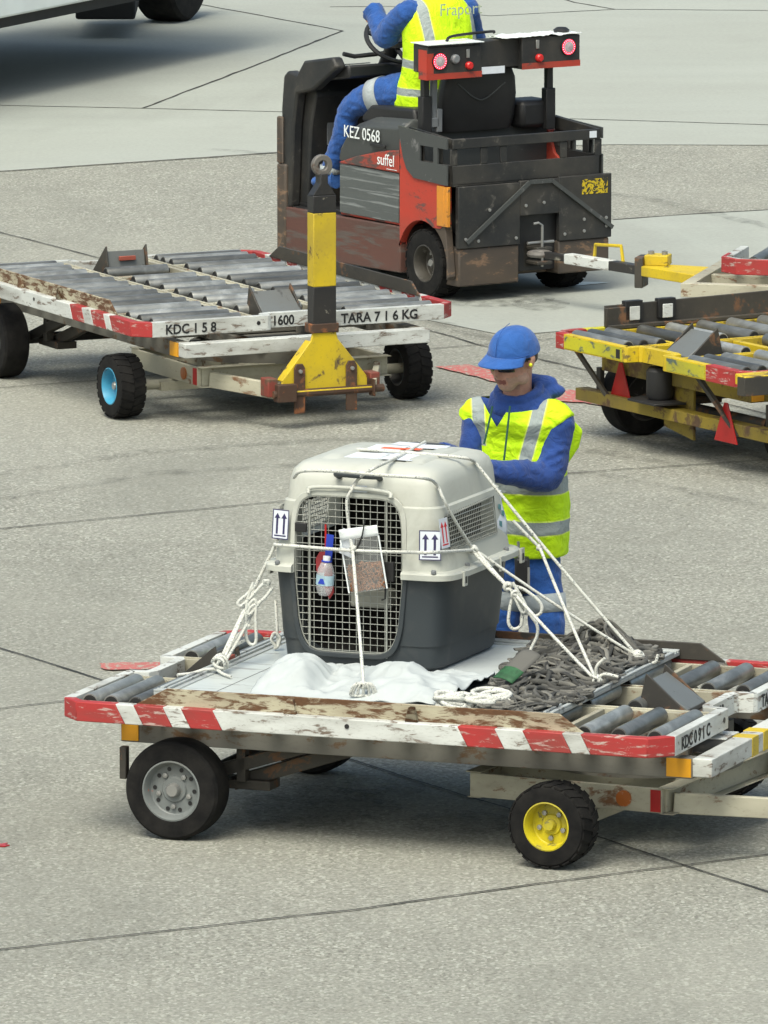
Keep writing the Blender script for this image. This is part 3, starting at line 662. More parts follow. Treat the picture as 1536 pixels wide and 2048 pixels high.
# its towbar runs to the tractor hitch
h0 = at(1062, 505, 0.30); h1 = at(1283, 540, 0.30); h2 = at(1420, 552, 0.33)
inv = D4.matrix_basis.inverted()
L = lambda p: inv @ p
a_, b_, c_ = L(h0), L(h1), L(h2)
def lerp(a, b, t): return a.lerp(b, t)
mb = MB(); mb.beam(lerp(a_, b_, 0.34), lerp(a_, b_, 0.74), 0.07, 0.06, 0); mb.beam(lerp(a_, b_, 0.74), lerp(a_, b_, 1.0), 0.066, 0.056, 1); mb.beam(lerp(a_, b_, 0.14), lerp(a_, b_, 0.34), 0.04, 0.04, 1)
tb = mb.build('towbar', [M['white'], M['blackp']], D4, bevel=0.005)
mb = MB()
e = lerp(a_, b_, 0.08)
mb.tube([e + Vector((0.06 * math.cos(t), 0.06 * math.sin(t), 0)) for t in [2 * math.pi * i / 18 for i in range(18)]], 0.018, 8, closed=True); mb.build('towing_eye', M['eye'], tb)
mb = MB(); h = [lerp(a_, b_, 0.56) + Vector((0, 0.05, 0.02)), lerp(a_, b_, 0.57) + Vector((0, 0.05, 0.10)), lerp(a_, b_, 0.80) + Vector((0, 0.05, 0.115)), lerp(a_, b_, 0.82) + Vector((0, 0.05, 0.02))]
mb.tube(h, 0.011, 8); mb.build('grab_handle', M['yellow'], tb)
mb = MB(); mb.bx(b_.x - 0.03, b_.x + 0.02, b_.y - 0.06, b_.y + 0.10, 0.20, 0.38, 1)
mb.prism([(b_.x, b_.y - 0.05), (c_.x, c_.y - 0.06), (c_.x + 0.5, c_.y + 0.0), (c_.x + 0.5, c_.y + 0.30), (b_.x, b_.y + 0.09)], 0.27, 0.33)
mb.bx(b_.x + 0.02, b_.x + 0.16, b_.y - 0.02, b_.y + 0.10, 0.33, 0.39)
yb = mb.build('yellow_yoke', [M['yellow'], M['darksteel']], tb, bevel=0.005)
for k in (0.05, 0.13):
    q = MB(); q.lathe([(0.018, 0.39), (0.018, 0.41), (0.001, 0.415)], (b_.x + k, b_.y + 0.04, 0), 'z', 10); q.build('bolt', M['bolt'], tb)

# ------------------------------------------------------------------ ramp vehicle cut off by the top left corner
M['vehwhite'] = flat('white_vehicle_paint', (0.78, 0.82, 0.80), 0.35, 0, 0.05, 3)
M['under'] = flat('underbody', (0.02, 0.02, 0.02), 0.8)
wa = at(340, 47, 0); vb = at(0, 45, 0.55)
V = thing('apron_vehicle', 'large white vehicle with black wheel cut off by the top left corner', 'vehicle', (wa.x, wa.y, 0), 0)
p0 = at(190, 0, 0.62) - wa; p1 = at(0, 38, 0.62) - wa
u = Vector((p1.x - p0.x, p1.y - p0.y)).normalized(); nrm = Vector((-u.y, u.x))
if nrm.y < 0: nrm = -nrm
q0 = Vector((p0.x, p0.y)) - u * 2.5; q1 = Vector((p1.x, p1.y)) + u * 4
poly = [tuple(q0), tuple(q1), tuple(q1 + nrm * 2.4), tuple(q0 + nrm * 2.4)]
mb = MB(); mb.prism(poly, 0.62, 0.80); mb.build('side_skirt', M['vehwhite'], V, bevel=0.02)
mb = MB(); mb.prism([(a * 0.99, b) for a, b in poly], 0.80, 2.6); mb.build('body', M['vehwhite'], V, bevel=0.03)
mb = MB(); c = 0.06; pl = [tuple(q0 + nrm * c + u * c), tuple(q1 + nrm * c), tuple(q1 + nrm * 2.3), tuple(q0 + nrm * 2.3 + u * c)]; mb.prism(pl, 0.54, 0.62); mb.build('underbody', M['under'], V)
b0 = at(150, 42, 0.15) - wa; b1 = at(270, 42, 0.15) - wa
mb = MB(); mb.bx(b0.x, b1.x, b0.y + 0.1, b0.y + 1.3, 0.15, 0.6); mb.build('equipment_box', M['under'], V, bevel=0.02)
w = wheel(V, (0, 0.22, 0.45), R(70), 0.45, 0.34, M['rimblack'], False, 0.55, 'wheel')
w = wheel(V, (-4.2, -0.4, 0.45), R(70), 0.45, 0.34, M['rimblack'], False, 0.55, 'wheel')
mb = MB(); l = at(5, 1692, 0); mb.prism([(l.x - 0.02, l.y - 0.02), (l.x + 0.01, l.y - 0.035), (l.x + 0.03, l.y), (l.x + 0.012, l.y + 0.004), (l.x + 0.02, l.y + 0.05), (l.x - 0.01, l.y + 0.02)], 0.002, 0.006)
tag(mb.build('litter', M['redrefl']), 'tiny torn red scrap lying on the concrete at the left edge', 'litter')

for (ya, yb) in ((-0.21, -0.13), (-0.06, 0.02)):
    mb = MB(); mb.bx(1.358, 1.448, ya, yb, 0.3835, 0.4635); mb.build('yellow_marking', M['yellow'], D1, smooth=0)
mb = MB(); mb.bx(1.25, 1.36, -0.30, -0.12, 0.463, 0.469); mb.lathe([(0.001, 0.469), (0.016, 0.469), (0.016, 0.482), (0.001, 0.482)], (1.30, -0.20, 0), 'z', 8); mb.build('lock_plate', M['white'], D1, bevel=0.002)
# ------------------------------------------------------------------ tow tractor (x = forward, y = its left)
def decal(name, mat, parent, w, h, loc, rot, th=0.0015):
    mb = MB(); mb.bx(0, w, 0, h, 0, th); o = mb.build(name, mat, parent, smooth=0); o.location = loc; o.rotation_euler = rot; return o
M['tred'] = paint('tractor_red', (0.42, 0.040, 0.022), (0.045, 0.035, 0.032), 0.34, 0.5, 6.5, (0.7, 0.7, 1.6), 0.6, dcol=(0.13, 0.05, 0.035))
M['tskirt'] = paint('scuffed_skirt', (0.10, 0.042, 0.032), (0.075, 0.062, 0.055), 0.42, 0.6, 7, (0.35, 0.35, 2.2), 0.85, chip2=(0.11, 0.085, 0.075), dcol=(0.055, 0.045, 0.04))
M['tgrey'] = paint('dark_grey_cover', (0.055, 0.06, 0.06), (0.10, 0.10, 0.10), 0.16, 0.5, 9, (1, 1, 1), 0.3, dcol=(0.03, 0.03, 0.03))
M['tblack'] = paint('tractor_black', (0.016, 0.017, 0.018), (0.05, 0.047, 0.042), 0.22, 0.55, 11, (1, 1, 1), 0.8, dcol=(0.06, 0.054, 0.045))
M['tbrown'] = paint('rusty_black', (0.055, 0.044, 0.036), (0.11, 0.07, 0.045), 0.34, 0.65, 7, (1, 1, 2.5), 0.8, dcol=(0.09, 0.065, 0.045))
M['tpanel'] = paint('brushed_panel', (0.085, 0.095, 0.095), (0.12, 0.13, 0.13), 0.40, 0.45, 5, (0.25, 0.25, 8), 0.3, dcol=(0.05, 0.05, 0.05))
M['amber'] = paint('amber_corner', (0.62, 0.24, 0.02), (0.08, 0.04, 0.02), 0.22, 0.45, 9)
M['greyplastic'] = flat('grey_plastic', (0.17, 0.18, 0.19), 0.45)
M['paper'] = flat('paper', (0.62, 0.66, 0.72), 0.7, 0, 0.06, 20)
M['whitefilm'] = flat('white_film', (0.75, 0.79, 0.80), 0.35, 0, 0.08, 14, 0.5, 14)
def led(name, col, st):
    m, t, b = nt(name); b.inputs['Base Color'].default_value = (*col, 1); b.inputs['Emission Color'].default_value = (*col, 1); b.inputs['Emission Strength'].default_value = st; return m
M['led'] = led('lit_red_lens', (1.0, 0.02, 0.05), 1.3)
M['ledspot'] = led('red_diode', (1.0, 0.25, 0.3), 3.0)
M['lens'] = flat('lens_grey', (0.42, 0.36, 0.38), 0.3, 0, 0.3, 60)
M['redbutton'] = flat('red_button', (0.55, 0.02, 0.02), 0.35)
TR = thing('tow_tractor', 'small red and dark grey electric tow tractor with two lit tail lamps', 'tractor', (0.843, 54.817, 0), R(123))
HW = 0.55
# lower hull with the wheel arch cut in its side outline
def arch(cx, cz, r, a0, a1, n=12): return [(cx + r * math.cos(R(a0 + (a1 - a0) * i / n)), cz + r * math.sin(R(a0 + (a1 - a0) * i / n))) for i in range(n + 1)]
mb = MB()
mb.prism([(0.53, 0.13), (1.86, 0.11), (1.86, 0.40), (1.20, 0.405), (0.53, 0.41)], 0.0, HW - 0.004, 0, 'y'); mb.prism([(0.53, 0.13), (1.86, 0.11), (1.86, 0.40), (0.53, 0.41)], -HW, -0.001, 0, 'y')
mb.build('side_skirt', M['tskirt'], TR, bevel=0.008)
for sg in (1, -1):
    mb = MB(); y0, y1 = (HW - 0.05, HW) if sg > 0 else (-HW, -HW + 0.05)
    mb.prism([(0.04, 0.47)] + [(0.04, 0.72), (0.36, 0.75), (0.44, 0.80), (0.50, 0.93), (0.53, 0.94), (0.53, 0.30)] + arch(0.29, 0.21, 0.262, 20, 118, 10)[0:] + [(0.10, 0.44)], y0, y1, 0, 'y')
    mb.build('rear_quarter', M['tred'], TR, bevel=0.004)
    mb = MB(); mb.prism([(0.045, 0.47), (0.10, 0.455)] + arch(0.29, 0.21, 0.262, 116, 175, 8) + [(0.03, 0.14), (0.0, 0.16)], y0 * 0.99, y1 * 0.99, 0, 'y'); mb.build('mudguard', M['tbrown'], TR, bevel=0.004)
mb = MB(); mb.bx(0.02, 0.55, -0.38, 0.38, 0.16, 0.72); mb.build('inner_hull', M['black'], TR)
# battery box
mb = MB()
rings = []
for x, z, y in ((0.515, 1.03, 0.50), (0.53, 1.05, 0.52), (0.9, 1.03, 0.53), (1.10, 0.97, 0.53), (1.19, 0.87, 0.53), (1.21, 0.80, 0.53)):
    rings.append([(x, -y, 0.735), (x, -y - 0.015, z - 0.05), (x, -y + 0.06, z), (x, y - 0.06, z), (x, y + 0.015, z - 0.05), (x, y, 0.735)])
mb.loft(rings); hood = mb.build('battery_cover', M['tgrey'], TR, bevel=0.01, smooth=40)
mb = MB(); mb.bx(0.532, 1.205, -0.535, 0.535, 0.415, 0.732); mb.prism([(0.60, 0.733), (1.20, 0.733), (1.0, 0.79), (0.70, 0.85), (0.532, 0.87), (0.532, 0.733)], 0.546, 0.556, 0, 'y')
bb = mb.build('battery_box', M['tred'], TR, bevel=0.006)
mb = MB(); mb.bx(0.545, 1.195, 0.536, 0.548, 0.43, 0.728); mb.build('side_panel', M['tpanel'], TR, bevel=0.003)
mb = MB(); mb.bx(0.68, 0.84, 0.546, 0.562, 0.865, 0.885); mb.build('hood_handle', M['black'], TR, bevel=0.003)
yl = HW + 0.004
text('KEZ 0568', 'lettering', M['whitefilm'], TR, (1.145, 0.5525, 0.895), (R(90), 0, R(180)), 0.105, 0.94, 0.001)
text('suffel', 'lettering', M['whitefilm'], TR, (0.765, 0.5585, 0.765), (R(90), 0, R(180)), 0.10, 0.92, 0.001)
mb = MB(); mb.bx(0.55, 0.66, 0.5565, 0.559, 0.745, 0.748); mb.build('logo_underline', M['whitefilm'], TR)
# seat
mb = MB(); mb.prism([(0.52, 1.02), (0.55, 1.11), (1.02, 1.09), (1.12, 1.02), (1.12, 0.98), (0.52, 1.0)], -0.50, 0.44, 0, 'y'); mb.build('seat', M['black'], TR, bevel=0.02)
mb = MB(); rings = []
for z, x, w, d in ((0.97, 0.50, 0.25, 0.07), (1.05, 0.49, 0.27, 0.075), (1.18, 0.47, 0.27, 0.07), (1.28, 0.455, 0.255, 0.06), (1.36, 0.45, 0.22, 0.05), (1.40, 0.45, 0.16, 0.03)):
    rings.append([(x + d * math.copysign(abs(math.cos(t)) ** 0.6, math.cos(t)), w * math.copysign(abs(math.sin(t)) ** 0.5, math.sin(t)), z) for t in [2 * math.pi * i / 24 for i in range(24)]])
mb.T = Matrix.Translation((0, 0.04, 0)); mb.loft(rings); mb.build('backrest', M['black'], TR, bevel=0, smooth=50)
mb = MB(); mb.tube(catmull([(0.40, 0.22, 1.26), (0.395, 0.10, 1.17), (0.395, 0.02, 1.165), (0.40, -0.12, 1.25)], 6), 0.005, 6); mb.build('seat_seam', M['tgrey'], TR)
mb = MB(); mb.bx(0.40, 0.62, -0.47, -0.24, 0.96, 1.13); mb.build('rear_box', M['black'], TR, bevel=0.03)
# rear tray
mb = MB()
X0 = -0.01; Y0 = 0.53
for (y0, y1) in ((-Y0, Y0),):
    mb.bx(X0, X0 + 0.012, y0, y1, 0.70, 0.825); mb.bx(X0 - 0.008, X0 + 0.016, y0, y1, 0.925, 0.985)
    for y in (-0.52, -0.27, 0.16, 0.30, 0.515): mb.bx(X0, X0 + 0.012, y - 0.025, y + 0.025, 0.825, 0.925)
for sg in (-1, 1):
    y = sg * Y0
    mb.bx(X0, 0.46, min(y, y - sg * 0.012), max(y, y - sg * 0.012), 0.70, 0.83); mb.prism([(X0, 0.925), (X0, 0.985), (0.46, 1.02), (0.46, 0.94)], min(y, y - sg * 0.016), max(y, y - sg * 0.016), 0, 'y')
    mb.bx(0.30, 0.47, min(y, y - sg * 0.012), max(y, y - sg * 0.012), 0.83, 0.93); mb.bx(0.10, 0.16, min(y, y - sg * 0.012), max(y, y - sg * 0.012), 0.83, 0.93)
mb.bx(X0, 0.5, -Y0, Y0, 0.705, 0.72)
mb.build('rear_tray', M['tblack'], TR, bevel=0.004)
for sg in (-1, 1):
    ya, yb = (0.551, 0.562) if sg > 0 else (-0.562, -0.551)
    mb = MB(); mb.prism([(0.0, 0.708), (0.0, 0.83), (0.10, 0.83), (0.11, 0.925), (0.135, 0.925), (0.145, 0.83), (0.29, 0.83), (0.30, 0.925), (0.0, 0.925), (0.0, 0.99), (0.40, 1.01), (0.53, 1.02), (0.485, 0.86), (0.44, 0.77), (0.36, 0.722)], ya, yb, 0, 'y') if False else None
    for pl in ([(0.0, 0.708), (0.0, 0.83), (0.475, 0.83), (0.44, 0.77), (0.36, 0.722)], [(0.29, 0.8302), (0.29, 0.925), (0.505, 0.925), (0.475, 0.8302)], [(0.0, 0.9252), (0.0, 0.99), (0.40, 1.01), (0.53, 1.02), (0.505, 0.9252)], [(0.10, 0.8302), (0.10, 0.925), (0.145, 0.925), (0.145, 0.8302)]): mb.prism(pl, ya, yb, 0, 'y')
    mb.build('tray_side', M['tgrey'], TR)
mb = MB(); mb.bx(0.035, 0.115, 0.548, 0.558, 0.46, 0.70); mb.bx(0.0, 0.036, 0.535, 0.557, 0.46, 0.70); mb.build('amber_corner', M['amber'], TR, bevel=0.003)
mb = MB(); mb.bx(X0 - 0.011, X0 - 0.008, -0.50, -0.45, 0.935, 0.975); mb.build('sticker', M['paper'], TR, smooth=0)
# rear bumper plate with hitch recess
mb = MB(); xp = -0.035
def plate(y0, y1, z0, z1, x0=xp, x1=0.0, m=0): mb.bx(x0, x1, y0, y1, z0, z1, m)
plate(0.06, 0.50, 0.33, 0.70); plate(-0.60, -0.222, 0.33, 0.715); plate(-0.2215, 0.0595, 0.50, 0.708)
mb.build('bumper_plate', M['tblack'], TR, bevel=0.004)
mb = MB(); mb.bx(-0.025, 0.20, 0.061, 0.49, 0.10, 0.329); mb.bx(-0.025, 0.20, -0.59, -0.223, 0.13, 0.329); mb.bx(0.10, 0.22, -0.2225, 0.0605, 0.13, 0.49)
mb.build('lower_bumper', M['tbrown'], TR, bevel=0.01)
mb = MB()
mb.beam((xp - 0.012, 0.45, 0.365), (xp - 0.012, -0.0, 0.70), 0.024, 0.014, 0, (1, 0, 0)); mb.beam((xp - 0.012, -0.0, 0.70), (xp - 0.012, -0.16, 0.70), 0.024, 0.014, 0, (1, 0, 0)); mb.beam((xp - 0.012, -0.16, 0.70), (xp - 0.012, -0.60, 0.39), 0.024, 0.014, 0, (1, 0, 0))
mb.build('plate_rib', M['tgrey'], TR)
for y, z in ((0.45, 0.385), (0.36, 0.37), (0.36, 0.43), (0.09, 0.37), (0.28, 0.55), (0.02, 0.56), (-0.11, 0.57), (-0.26, 0.37), (-0.40, 0.45), (-0.40, 0.38), (-0.56, 0.40), (-0.56, 0.45)):
    q = MB(); q.lathe([(0.010, xp), (0.010, xp - 0.006), (0.0001, xp - 0.008)], (0, y, z), 'x', 8); q.build('bolt', M['bolt'], TR)
mb = MB(); mb.bx(xp - 0.002, xp, -0.57, -0.385, 0.60, 0.69)
m_, t_, b_2 = nt('worn_yellow_decal'); v_ = coords(t_); n_ = noi(t_, v_, 26, 4, 0.6, 1.5)
t_.links.new(mix(t_, ramp(t_, n_, [(0.50, 0.0), (0.53, 1.0)]), (0.55, 0.40, 0.01), (0.03, 0.03, 0.02)), b_2.inputs['Base Color']); M['worndecal'] = m_
mb.build('worn_decal', M['worndecal'], TR, smooth=0)
# hitch
mb = MB(); mb.bx(-0.10, 0.10, -0.13, -0.02, 0.205, 0.225); mb.bx(-0.10, 0.10, -0.13, -0.02, 0.29, 0.31); mb.bx(0.02, 0.10, -0.15, 0.0, 0.18, 0.34)
h = mb.build('hitch', M['darksteel'], TR, bevel=0.004)
mb = MB(); mb.tube([(-0.07, -0.075, 0.19), (-0.07, -0.075, 0.44), (-0.065, -0.05, 0.455), (-0.06, -0.02, 0.45)], 0.008, 8); mb.tube([(-0.05, -0.17, 0.335), (-0.055, 0.02, 0.335)], 0.009, 8); mb.build('hitch_pin', M['bolt'], h)
# floor, front mast and dashboard
mb = MB(); mb.bx(1.20, 1.86, -0.52, 0.52, 0.34, 0.405); mb.prism([(1.30, 0.40), (1.80, 0.40), (1.80, 0.425), (1.30, 0.425)], -0.45, 0.47, 0, 'y'); mb.build('floor', M['black'], TR, bevel=0.006)
mb = MB()
for sg in (-1, 1):
    a, b = (0.46, 0.535) if sg > 0 else (-0.535, -0.46)
    mb.prism([(1.77, 0.40), (1.86, 0.36), (1.875, 1.0), (1.85, 1.20), (1.80, 1.235), (1.70, 1.22), (1.62, 1.31), (1.30, 1.36), (1.25, 1.30), (1.52, 1.14), (1.70, 1.10), (1.74, 0.9)], a, b, 0, 'y')
mb.prism([(1.70, 0.40), (1.84, 0.38), (1.84, 1.10), (1.66, 1.22), (1.60, 1.10), (1.66, 0.9)], -0.459, 0.459, 0, 'y')
mast = mb.build('front_mast', M['tgrey2'] if 'tgrey2' in M else M['tblack'], TR, bevel=0.015)
mb = MB(); mb.T = Matrix.Translation((1.50, 0, 1.245)) @ Matrix.Rotation(R(8), 4, 'Y'); mb.bx(-0.27, 0.16, -0.459, 0.459, -0.05, 0.03); mb.build('dashboard', M['black'], TR, bevel=0.015)
mb = MB(); mb.T = Matrix.Translation((1.50, 0.21, 1.281)) @ Matrix.Rotation(R(8), 4, 'Y'); mb.bx(-0.16, -0.02, 0.02, 0.20, 0, 0.006); mb.build('dash_pocket', M['greyplastic'], TR, bevel=0.01)
mb = MB(); mb.lathe([(0.015, 0), (0.015, 0.008), (0.009, 0.008), (0.009, 0)], (1.60, 0.33, 1.272), 'z', 16); mb.build('key_switch', M['bolt'], TR)
mb = MB(); mb.bx(1.655, 1.662, 0.16, 0.34, 0.78, 1.0); mb.build('notice', M['greyplastic'], TR, smooth=0)
mb = MB(); mb.bx(1.80, 1.90, -0.55, 0.555, 0.11, 0.66); mb.bx(1.84, 1.90, 0.53, 0.556, 0.66, 0.95); mb.build('front_bumper', M['tbrown'], TR, bevel=0.02)
# steering wheel and column
c = Vector((1.33, 0.06, 1.43)); ax = Vector((-0.62, 0.05, 0.78)).normalized(); u = ax.orthogonal().normalized(); w = ax.cross(u)
mb = MB(); mb.tube([c + (u * math.cos(t) + w * math.sin(t)) * 0.185 for t in [2 * math.pi * i / 36 for i in range(36)]], 0.015, 8, closed=True)
for t in (0.3, 2.4, 4.5): mb.beam(c - ax * 0.03, c + (u * math.cos(t) + w * math.sin(t)) * 0.18, 0.03, 0.012, 0, ax)
mb.lathe([(0.001, 0.01), (0.05, 0.0), (0.05, -0.04), (0.001, -0.05)], c, 'z', 16)
mb.build('steering_wheel', M['black'], TR)
mb = MB(); mb.tube([c - ax * 0.03, c - ax * 0.25], 0.045, 12); mb.tube([c - ax * 0.1 + Vector((0, 0.04, 0)), c - ax * 0.12 + Vector((0.05, 0.22, 0.0)), c - ax * 0.12 + Vector((0.05, 0.30, 0.02))], 0.014, 8); mb.build('steering_column', M['black'], TR)
# lamp bar on posts
XB = 0.30
for y in (0.455, -0.435):
    mb = MB(); mb.bx(0.38, 0.42, y - 0.022, y + 0.022, 0.95, 1.40); mb.bx(0.372, 0.428, y - 0.034, y + 0.034, 0.95, 1.20); mb.build('lamp_post', M['black'], TR, bevel=0.006)
mb = MB()   # bar outline in plan: two end sections joined by a set-back middle
mb.prism([(0.27, 0.525), (0.27, 0.13), (0.33, 0.0), (0.29, -0.575), (0.42, -0.575), (0.44, 0.0), (0.42, 0.525)], 1.350, 1.52)
mb.bx(0.262, 0.35, 0.14, 0.53, 1.312, 1.505, 0); mb.bx(0.278, 0.42, -0.58, -0.16, 1.335, 1.525, 0)
bar = mb.build('lamp_bar', M['tblack'], TR, bevel=0.006)
mb = MB(); mb.bx(0.2585, 0.2615, 0.14, 0.53, 1.312, 1.348); mb.bx(0.2585, 0.2615, 0.485, 0.53, 1.3485, 1.47); mb.bx(0.26, 0.35, 0.5305, 0.5335, 1.312, 1.49); mb.build('red_trim', M['tred'], bar)
mb = MB(); mb.bx(0.2745, 0.2775, -0.58, -0.16, 1.335, 1.372); mb.build('red_trim', M['tred'], bar)
mb = MB(); mb.prism([(0.235, 0.54), (0.235, 0.14), (0.44, 0.13), (0.44, 0.53)], 1.5215, 1.526); mb.build('clear_cover', M['greenfilm'] if 'greenfilm' in M else M['whitefilm'], bar)
mb = MB(); rnd = random.Random(3)
mb.grid(lambda a, b: (0.262 + 0.17 * b, -0.02 - 0.565 * a, 1.534 + 0.012 * noise.noise(Vector((a * 9, b * 4, 1))) + 0.006 * noise.noise(Vector((a * 31, b * 12, 7)))), 30, 8)
mb.build('torn_film', M['whitefilm'], bar, solid=0.004, smooth=60)
mb = MB(); mb.lathe([(0.001, 1.53), (0.045, 1.535), (0.05, 1.55), (0.03, 1.565), (0.001, 1.567)], (0.36, -0.50, 0), 'z', 16); mb.build('beacon_mount', M['black'], bar)
mb = MB(); mb.tube(catmull([(0.34, 0.34, 1.53), (0.36, 0.28, 1.555), (0.38, 0.0, 1.565), (0.38, -0.03, 1.555)], 5), 0.009, 8); mb.build('grab_rail', M['black'], bar)
for (y, z, x) in ((0.445, 1.422, 0.262), (-0.49, 1.455, 0.278)):
    mb = MB(); mb.lathe([(0.052, x), (0.052, x - 0.012), (0.047, x - 0.014)], (0, y, z), 'x', 28); lp = mb.build('tail_lamp', M['black'], bar)
    mb = MB(); mb.lathe([(0.047, x - 0.013), (0.034, x - 0.016)], (0, y, z), 'x', 28); mb.build('lit_ring', M['led'], lp)
    mb = MB(); mb.lathe([(0.034, x - 0.0155), (0.02, x - 0.019), (0.001, x - 0.02)], (0, y, z), 'x', 28); mb.build('lens', M['lens'], lp)
    mb = MB()
    for k in range(18):
        a = 2 * math.pi * k / 18; mb.lathe([(0.0032, x - 0.0145), (0.0001, x - 0.018)], (0, y + 0.041 * math.cos(a), z + 0.041 * math.sin(a)), 'x', 6)
    mb.build('diodes', M['ledspot'], lp)
for (y, z, x, mt, r_) in ((0.335, 1.43, 0.262, 'greyplastic', 0.028), (0.235, 1.385, 0.262, 'redbutton', 0.024), (-0.28, 1.400, 0.278, 'redbutton', 0.024)):
    mb = MB(); mb.lathe([(r_, x), (r_, x - 0.02), (r_ * 0.7, x - 0.028), (0.001, x - 0.028)], (0, y, z), 'x', 20); mb.build('round_button' if mt == 'redbutton' else 'round_cap', M[mt], bar)
for (y, x, z) in ((0.24, 0.262, 1.46), (-0.27, 0.278, 1.485)):
    mb = MB(); mb.bx(x - 0.008, x, y - 0.012, y + 0.012, z - 0.03, z + 0.025); mb.build('latch', M['bolt'], bar, bevel=0.004)
mb = MB(); mb.bx(0.268, 0.2705, -0.03, 0.135, 1.325, 1.368); o = mb.build('label_plate', M['paper'], bar, smooth=0); o.rotation_euler = (0, 0, 0)
mb = MB(); mb.bx(0.21, 0.24, 0.37, 0.41, 1.02, 1.30); mb.bx(0.20, 0.25, 0.36, 0.47, 1.01, 1.07); mb.bx(0.20, 0.26, 0.34, 0.38, 0.98, 1.12); mb.T = Matrix.Identity(4)
o = mb.build('lever', M['greyplastic'], TR, bevel=0.006); o.location = (0.18, 0.0, 0)
for sg, r_ in ((1, math.pi), (-1, 0)):
    wheel(TR, (0.29, sg * 0.45, 0.213), r_, 0.213, 0.17, M['rimblack'], True, 0.52, 'rear_wheel', 0.5)
wheel(TR, (1.5, 0, 0.18), 0, 0.18, 0.12, M['rimblack'], False, 0.52, 'front_wheel', 0.4)
# ------------------------------------------------------------------ aircraft pallet on the near dolly
M1 = D1.matrix_basis.copy()
def d1(u, v, z): return M1 @ Vector((u, v, z))
def d1dir(a): return R(-20.3) + a
M['alu'] = paint('scuffed_aluminium', (0.50, 0.54, 0.53), (0.24, 0.25, 0.25), 0.30, 0.38, 5, (0.5, 2.5, 1), 0.3, chip2=(0.34, 0.35, 0.35), dcol=(0.28, 0.28, 0.26))
M['alurail'] = paint('pallet_edge_rail', (0.40, 0.43, 0.43), (0.10, 0.10, 0.10), 0.30, 0.4, 9, (1, 1, 1), 0.3, dcol=(0.16, 0.16, 0.15))
PU0, PU1, PV0, PV1, PZ = -0.97, 0.76, -0.79, 0.90, 0.592
PL = thing('cargo_pallet', 'flat aluminium cargo pallet lying on the rollers under the kennel', 'pallet', M1 @ Vector((0, 0, 0.589)), R(-20.3))
mb = MB(); mb.bx(PU0 + 0.03, PU1 - 0.03, PV0 + 0.03, PV1 - 0.03, 0, 0.010); mb.build('sheet', M['alu'], PL)
for (a, b, c, d) in ((PU0, PU1, PV0, PV0 + 0.07), (PU0, PU1, PV1 - 0.07, PV1), (PU0, PU0 + 0.07, PV0 + 0.0702, PV1 - 0.0702), (PU1 - 0.07, PU1, PV0 + 0.0702, PV1 - 0.0702)):
    mb = MB(); mb.bx(a, b, c, d, 0.0, 0.016)
    if b - a > 0.5:
        s_ = 1 if c < 0 else -1
        y = c if c < 0 else d
        mb.bx(a, b, min(y, y + s_ * 0.018), max(y, y + s_ * 0.018), 0.0162, 0.026); mb.bx(a, b, min(y + s_ * 0.034, y + s_ * 0.046), max(y + s_ * 0.034, y + s_ * 0.046), 0.0162, 0.026)
    else:
        s_ = 1 if a < 0 else -1
        x = a if a < 0 else b
        mb.bx(min(x, x + s_ * 0.018), max(x, x + s_ * 0.018), c, d, 0.0162, 0.026); mb.bx(min(x + s_ * 0.034, x + s_ * 0.046), max(x + s_ * 0.034, x + s_ * 0.046), c, d, 0.0162, 0.026)
    mb.build('edge_rail', M['alurail'], PL, bevel=0.002)
mb = MB(); mb.bx(-0.74, -0.737, PV0 + 0.08, PV1 - 0.08, 0.0102, 0.0108); mb.bx(0.30, 0.303, PV0 + 0.08, PV1 - 0.08, 0.0102, 0.0108); mb.build('seam', M['black'], PL)

# ------------------------------------------------------------------ white absorbent sheet
M['sheet'] = flat('white_sheet', (0.43, 0.465, 0.47), 0.75, 0, 0.05, 5, 0.3, 12)
dirty(M['sheet'], (0.30, 0.31, 0.30), 0.35, 5)
def sheet_fn(a, t):
    A, B, C_, D_ = Vector((-0.58, -0.735)), Vector((0.27, -0.72)), Vector((0.24, 0.84)), Vector((-0.55, 0.70))
    p = A.lerp(B, a).lerp(D_.lerp(C_, a), t)
    u, v = p.x, p.y
    e = noise.noise(Vector((u * 4, v * 4, 2)))
    if t < 0.04: v += 0.03 * noise.noise(Vector((u * 7, 1, 1)))
    crest = -0.40 + 0.10 * math.sin(a * 5)
    h1 = 0.100 * math.exp(-((u + 0.46) / 0.115) ** 4) * math.exp(-((v + 0.44) / 0.20) ** 4)
    h2 = 0.095 * math.exp(-((u - 0.0 - 0.25 * (v + 0.4)) / 0.24) ** 2) * math.exp(-((v - crest) / 0.22) ** 2)
    h3 = 0.045 * math.exp(-((u + 0.29) / 0.07) ** 2) * math.exp(-((v + 0.30) / 0.15) ** 2)
    fold = 0.012 * abs(noise.noise(Vector((u * 9 + v * 5, v * 6, 5)))) * (1 if v < -0.02 else 0.1)
    r_ = 1 - 2 * abs(noise.noise(Vector((u * 6 + v * 3, v * 7 - u * 2, 8)))); r2 = 1 - 2 * abs(noise.noise(Vector((u * 14 - v * 9, v * 12, 3)))); fold += (0.020 * r_ + 0.010 * r2) * (1 if v < -0.02 else 0.12)
    k = min(1, (v + 0.745) / 0.07) if v < -0.6 else 1
    z = 0.0115 + (max(h1, h2, h3) + fold) * max(0, k) * (1 if v < 0.0 else max(0, 1 - v / 0.04))
    return (u, v, z)
mb = MB(); mb.grid(sheet_fn, 110, 170)
SH = mb.build('ground_sheet', M['sheet'], None, smooth=60, solid=0.0025); SH.location = PL.location; SH.rotation_euler = (0, 0, R(-20.3))
tag(SH, 'crumpled white absorbent sheet spread on the pallet beneath the kennel', 'sheet')
